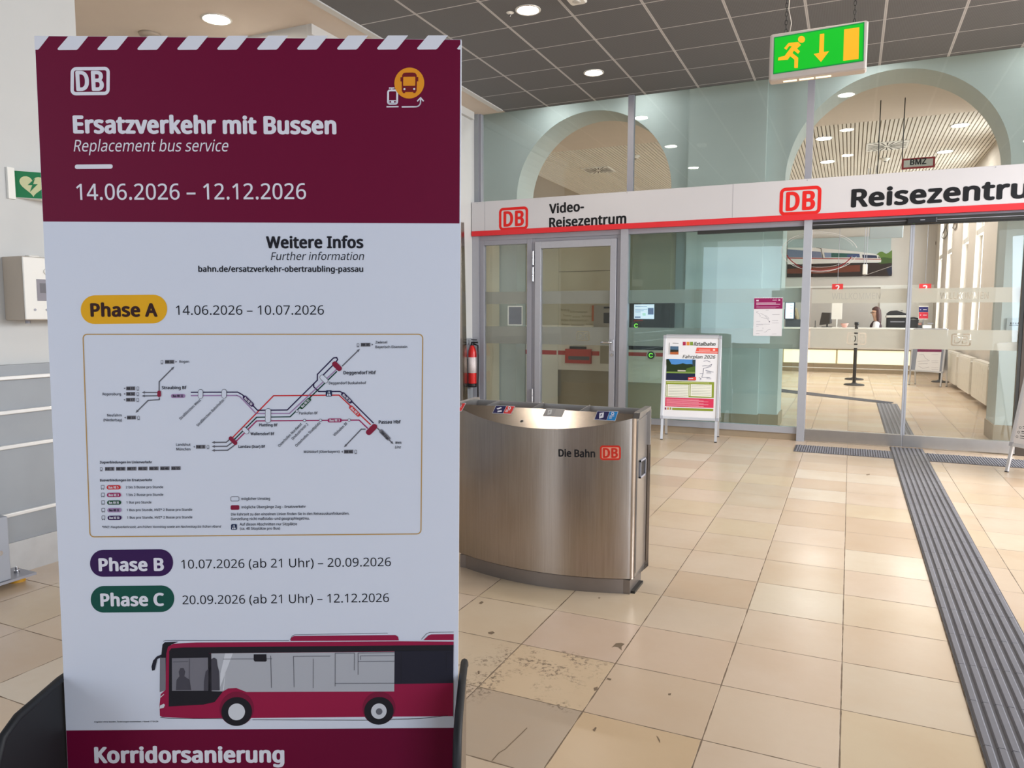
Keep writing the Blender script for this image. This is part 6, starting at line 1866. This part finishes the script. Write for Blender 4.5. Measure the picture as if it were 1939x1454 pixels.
p, q = on(1487, 603, 1, 20.3), on(1503.5, 573.5, 1, 20.3)
MB().box(p[0] - .02, q[0] + .03, 20.3, 20.34, p[2] - .02, q[2] + .02, mat('screen_navy', '#2b3446', .4)).build('housing', t)
MB().box(p[0], q[0], 20.296, 20.30, p[2], q[2], mat('lit_info_screen', '#e6f2ff', .4, 0, 0, emit=(.78, .9, 1.0, 1), estr=.95)).build('display', t)
mb = MB()
for dz in (.06, .13, .26, .33):
    mb.box(q[0] - .09, q[0] - .03, 20.2945, 20.296, p[2] + dz, p[2] + dz + .012, mat('ui_blue_%d' % int(dz * 100), '#9db8cf', .5))
mb.build('screen_lines', t)
MB().box(p[0], q[0] + .28, 20.34, 20.42, ZT_, p[2] - .02, mat('screen_base', '#4a4c52', .5)).build('base', t)
t = thing('desk_pen', 'thin pen standing upright on the counter left of the monitor', 'pen', (CP(1543, 615)[0], 20.0, ZT_))
c = CP(1543.5, 615, 20.0)
MB().cyl((c[0], 20.0, ZT_), (c[0], 20.0, ZT_ + .17), .008, BLACK, 8).lathe((c[0], 20.0, ZT_), [(.035, 0), (.035, .008), (.012, .012)], BLACK, 14).build('pen', t)
t = thing('small_leaflet', 'narrow maroon leaflet holder beside the notice on the tall pane', 'leaflet', (CP(1484, 600)[0], 20.0, 1.3))
p, q = on(1480, 604, 1, 20.0), on(1486.5, 585, 1, 20.0)
MB().box(p[0] - .05, q[0], 20.0, 20.03, p[2], q[2], ink('#5c2246')).build('card', t); MB().box(p[0] - .02, q[0] - .02, 20.0, 20.03, ZT_, p[2], WHITEP).build('stand', t)
# door plate sign at the right pier
p = on(1921, 613, 1, 9.28)
t = thing('pier_plate', 'small grey name plate on the right pier behind the glass', 'plate', (p[0], 9.28, p[2]))
MB().box(p[0] - .07, p[0] + .08, 9.274, 9.287, p[2] - .07, p[2] + .06, mat('plate_grey', '#a9b0b0', .4)).build('plate', t)
mb = MB()
for k in range(4):
    mb.box(p[0] - .04 + .022 * k, p[0] - .028 + .022 * k, 9.2725, 9.274, p[2] - .004, p[2] + .014, INK)
mb.box(p[0] - .045, p[0] + .045, 9.2725, 9.274, p[2] - .02, p[2] - .012, INK); mb.build('lettering', t)
# cords on the windows
for i, (pts, lab) in enumerate((([(1772, 442), (1767, 455), (1766, 465), (1769, 470), (1772, 462), (1772, 448)], 'looped blind cord on the window pier farthest from the doors'),
                                ([(1793, 424), (1786, 440), (1783, 449), (1788, 452), (1794, 444), (1792, 432)], 'looped blind cord in the middle of the window wall'),
                                ([(1812, 420), (1806, 424), (1804, 431), (1808, 435), (1811, 430), (1812, 422)], 'looped blind cord nearest the doors'))):
    P3 = [on(px, py, 0, 1.935) for px, py in pts]
    MB().tube([tuple(k) for k in P3], .012, mat('cord_%d' % i, '#8d8378', .6), 6, closed=True).build('blind_cord', None, lab, 'cord')


# ------------------------------------------------------------------ people
def person(loc, face, label, hair_m, top_m, sleeve_m, long_hair, lean=0.0, glasses=False):
    """seated clerk; local frame: +x forward (faces), z up, origin on the floor under the seat"""
    t = thing('person', label, 'person', loc)
    ca, sa = math.cos(face), math.sin(face)
    def G(p):
        x, y, z = p; x += lean * max(0, z - .5); x *= 1.06; y *= 1.06; z *= 1.15
        return (loc[0] + x * ca - y * sa, loc[1] + x * sa + y * ca, z)
    V, E, Rr = [], [], []
    def v(p, r, par=None):
        V.append(G(p)); Rr.append(r); i = len(V) - 1
        if par is not None:
            E.append((par, i))
        return i
    pel = v((0, 0, .54), .125); b1 = v((.01, 0, .68), .115, pel); b2 = v((.03, 0, .84), .125, b1); b3 = v((.03, 0, .98), .12, b2)
    nk = v((.03, 0, 1.09), .05, b3); nk2 = v((.045, 0, 1.15), .048, nk); hd = v((.055, 0, 1.22), .076, nk2); hd2 = v((.05, 0, 1.29), .088, hd); v((.04, 0, 1.35), .06, hd2)
    chin = v((.11, 0, 1.20), .036, hd); nose = v((.145, 0, 1.255), .017, hd2)
    for s in (1, -1):
        sh = v((.02, s * .15, 1.02), .062, b3); el = v((.10, s * .21, .78), .045, sh); wr = v((.34, s * .15, .80), .029, el); pm = v((.41, s * .14, .80), .033, wr)
        for k, (dy, ln_) in enumerate(((-.028, .075), (-.009, .085), (.010, .08), (.028, .065))):
            f1 = v((.41 + ln_ * .55, s * .14 + dy, .795), .0095, pm); v((.41 + ln_, s * .14 + dy * 1.1, .78), .0085, f1)
        th = v((.42, s * .14 - s * .045, .80), .010, pm); v((.45, s * .14 - s * .06, .79), .009, th)
        hp = v((.06, s * .10, .50), .085, pel); kn = v((.44, s * .11, .50), .062, hp); an = v((.46, s * .11, .10), .042, kn); v((.58, s * .11, .04), .035, an)
    me = bpy.data.meshes.new('body'); o0 = Vector(loc)
    me.from_pydata([tuple(Vector(p) - o0) for p in V], E, [])
    o = bpy.data.objects.new('body', me); COL.objects.link(o); o.parent = t
    me.materials.append(SKIN)
    sk = o.modifiers.new('skin', 'SKIN'); sk.use_smooth_shade = True
    for d, r in zip(me.skin_vertices[0].data, Rr):
        d.radius = (r, r)
    me.skin_vertices[0].data[0].use_root = True
    sb = o.modifiers.new('sub', 'SUBSURF'); sb.levels = 2; sb.render_levels = 2
    # clothing: torso shell, trousers, sleeves
    def shell(name, chain_list, m):
        mb = MB()
        for ch in chain_list:
            n = 14; vs = []
            for i, (p, rx, ry) in enumerate(ch):
                p = Vector(p); d = (Vector(ch[min(i + 1, len(ch) - 1)][0]) - Vector(ch[max(i - 1, 0)][0])).normalized()
                a1 = Vector((0, 1, 0)); a2 = d.cross(a1).normalized(); a1 = a2.cross(d).normalized()
                for k in range(n):
                    g = 2 * math.pi * k / n; w_ = p + a2 * rx * math.cos(g) + a1 * ry * math.sin(g); vs.append(G(tuple(w_)))
            fs = [(i * n + k, i * n + (k + 1) % n, (i + 1) * n + (k + 1) % n, (i + 1) * n + k) for i in range(len(ch) - 1) for k in range(n)]
            fs += [tuple(reversed(range(n))), tuple((len(ch) - 1) * n + k for k in range(n))]
            mb.add(vs, fs, m, True)
        return mb.build(name, t)
    shell('vest', [[((0, 0, .44), .13, .17), ((.0, 0, .56), .145, .185), ((.01, 0, .70), .13, .165), ((.03, 0, .86), .14, .18), ((.03, 0, 1.0), .125, .185), ((.03, 0, 1.06), .09, .13), ((.03, 0, 1.09), .06, .07)]], top_m)
    shell('sleeves', [[((.02, s * .13, 1.04), .07, .07), ((.03, s * .175, .98), .072, .07), ((.10, s * .215, .78), .055, .055), ((.20, s * .19, .785), .05, .05), ((.33, s * .15, .80), .036, .036)] for s in (1, -1)], sleeve_m)
    shell('trousers', [[((.0, s * .09, .52), .10, .095), ((.2, s * .105, .51), .092, .09), ((.44, s * .112, .50), .074, .072), ((.47, s * .11, .42), .066, .066), ((.46, s * .11, .08), .058, .058)] for s in (1, -1)], BLACK)
    # hair: cap and fall, open at the face
    mb = MB(); n = 20; k = 12; vs = []; fs = []
    zc = 1.265; drop = .26 if long_hair else .14
    for j in range(k + 1):
        tt = j / k
        for i in range(n):
            g = 2 * math.pi * i / n
            front = math.cos(g)
            if tt < .5:
                el = math.pi / 2 * (1 - tt / .5); r = math.cos(el); z = zc + .02 + .118 * math.sin(el)
            else:
                r = 1.0 + .12 * math.sin((tt - .5) * 2 * math.pi * .8); z = zc + .02 - drop * (tt - .5) * 2
            lim = 1.0
            if front > -.02 and tt > .36:
                r *= .55; z = max(z, zc + .03)
            vs.append(G((.038 + .105 * r * front, .098 * r * math.sin(g), z)))
    for j in range(k):
        for i in range(n):
            fs.append((j * n + i, (j + 1) * n + i, (j + 1) * n + (i + 1) % n, j * n + (i + 1) % n))
    mb.add(vs, fs, hair_m, True); hb = mb.build('hair', t)
    so = hb.modifiers.new('thick', 'SOLIDIFY'); so.thickness = .012; so.offset = 0
    e = MB()
    for s in (1, -1):
        e.ball(G((.132, s * .034, 1.272)), .010, .010, .008, WHITEP, 8, 6); e.ball(G((.140, s * .034, 1.272)), .005, .005, .005, BLACK, 8, 6)
    e.build('eyes', t)
    MB().tube([G((.138, -.022, 1.205)), G((.145, 0, 1.203)), G((.138, .022, 1.205))], .006, mat('lips_%d' % len(MATS), '#a8554c', .5), 6).build('mouth', t)
    if glasses:
        gm = MB()
        for s in (1, -1):
            gm.tube([G((.150, s * .035 + .024 * math.cos(q), 1.272 + .019 * math.sin(q))) for q in np.linspace(0, 2 * math.pi, 13)[:-1]], .0028, BLACK, 6, closed=True)
            gm.tube([G((.150, s * .058, 1.275)), G((.05, s * .088, 1.28))], .0028, BLACK, 6)
        gm.tube([G((.150, -.011, 1.274)), G((.150, .011, 1.274))], .0028, BLACK, 6)
        gm.build('glasses', t)
    return t


HB = mat('hair_dark_red', '#4a2420', .5, 0, .25, 60); HL2 = mat('hair_blonde', '#b39b78', .5, 0, .2, 60)
VEST = mat('vest_burgundy', '#3a1620', .7, 0, .1, 30); SLV = mat('sleeve_white', '#e3e0e2', .7, 0, .03, 20)
pp_ = on(1660, 600, 1, 20.86)
person((float(pp_[0]) + .02, 20.86, 0.0), math.radians(180), 'dark haired person in glasses and a burgundy vest seated behind the counter, facing left', HB, VEST, SLV, True, 0.0, True)
pq_ = on(1508, 600, 1, 21.05)
person((float(pq_[0]) + .06, 21.05, 0.0), math.radians(200), 'blonde person in a dark red top behind the counter, partly hidden by the pale post', HL2, mat('top_dark_red', '#4c1a22', .7, 0, .1, 30), mat('sleeve_dark_red', '#4c1a22', .7, 0, .1, 30), True, .12)
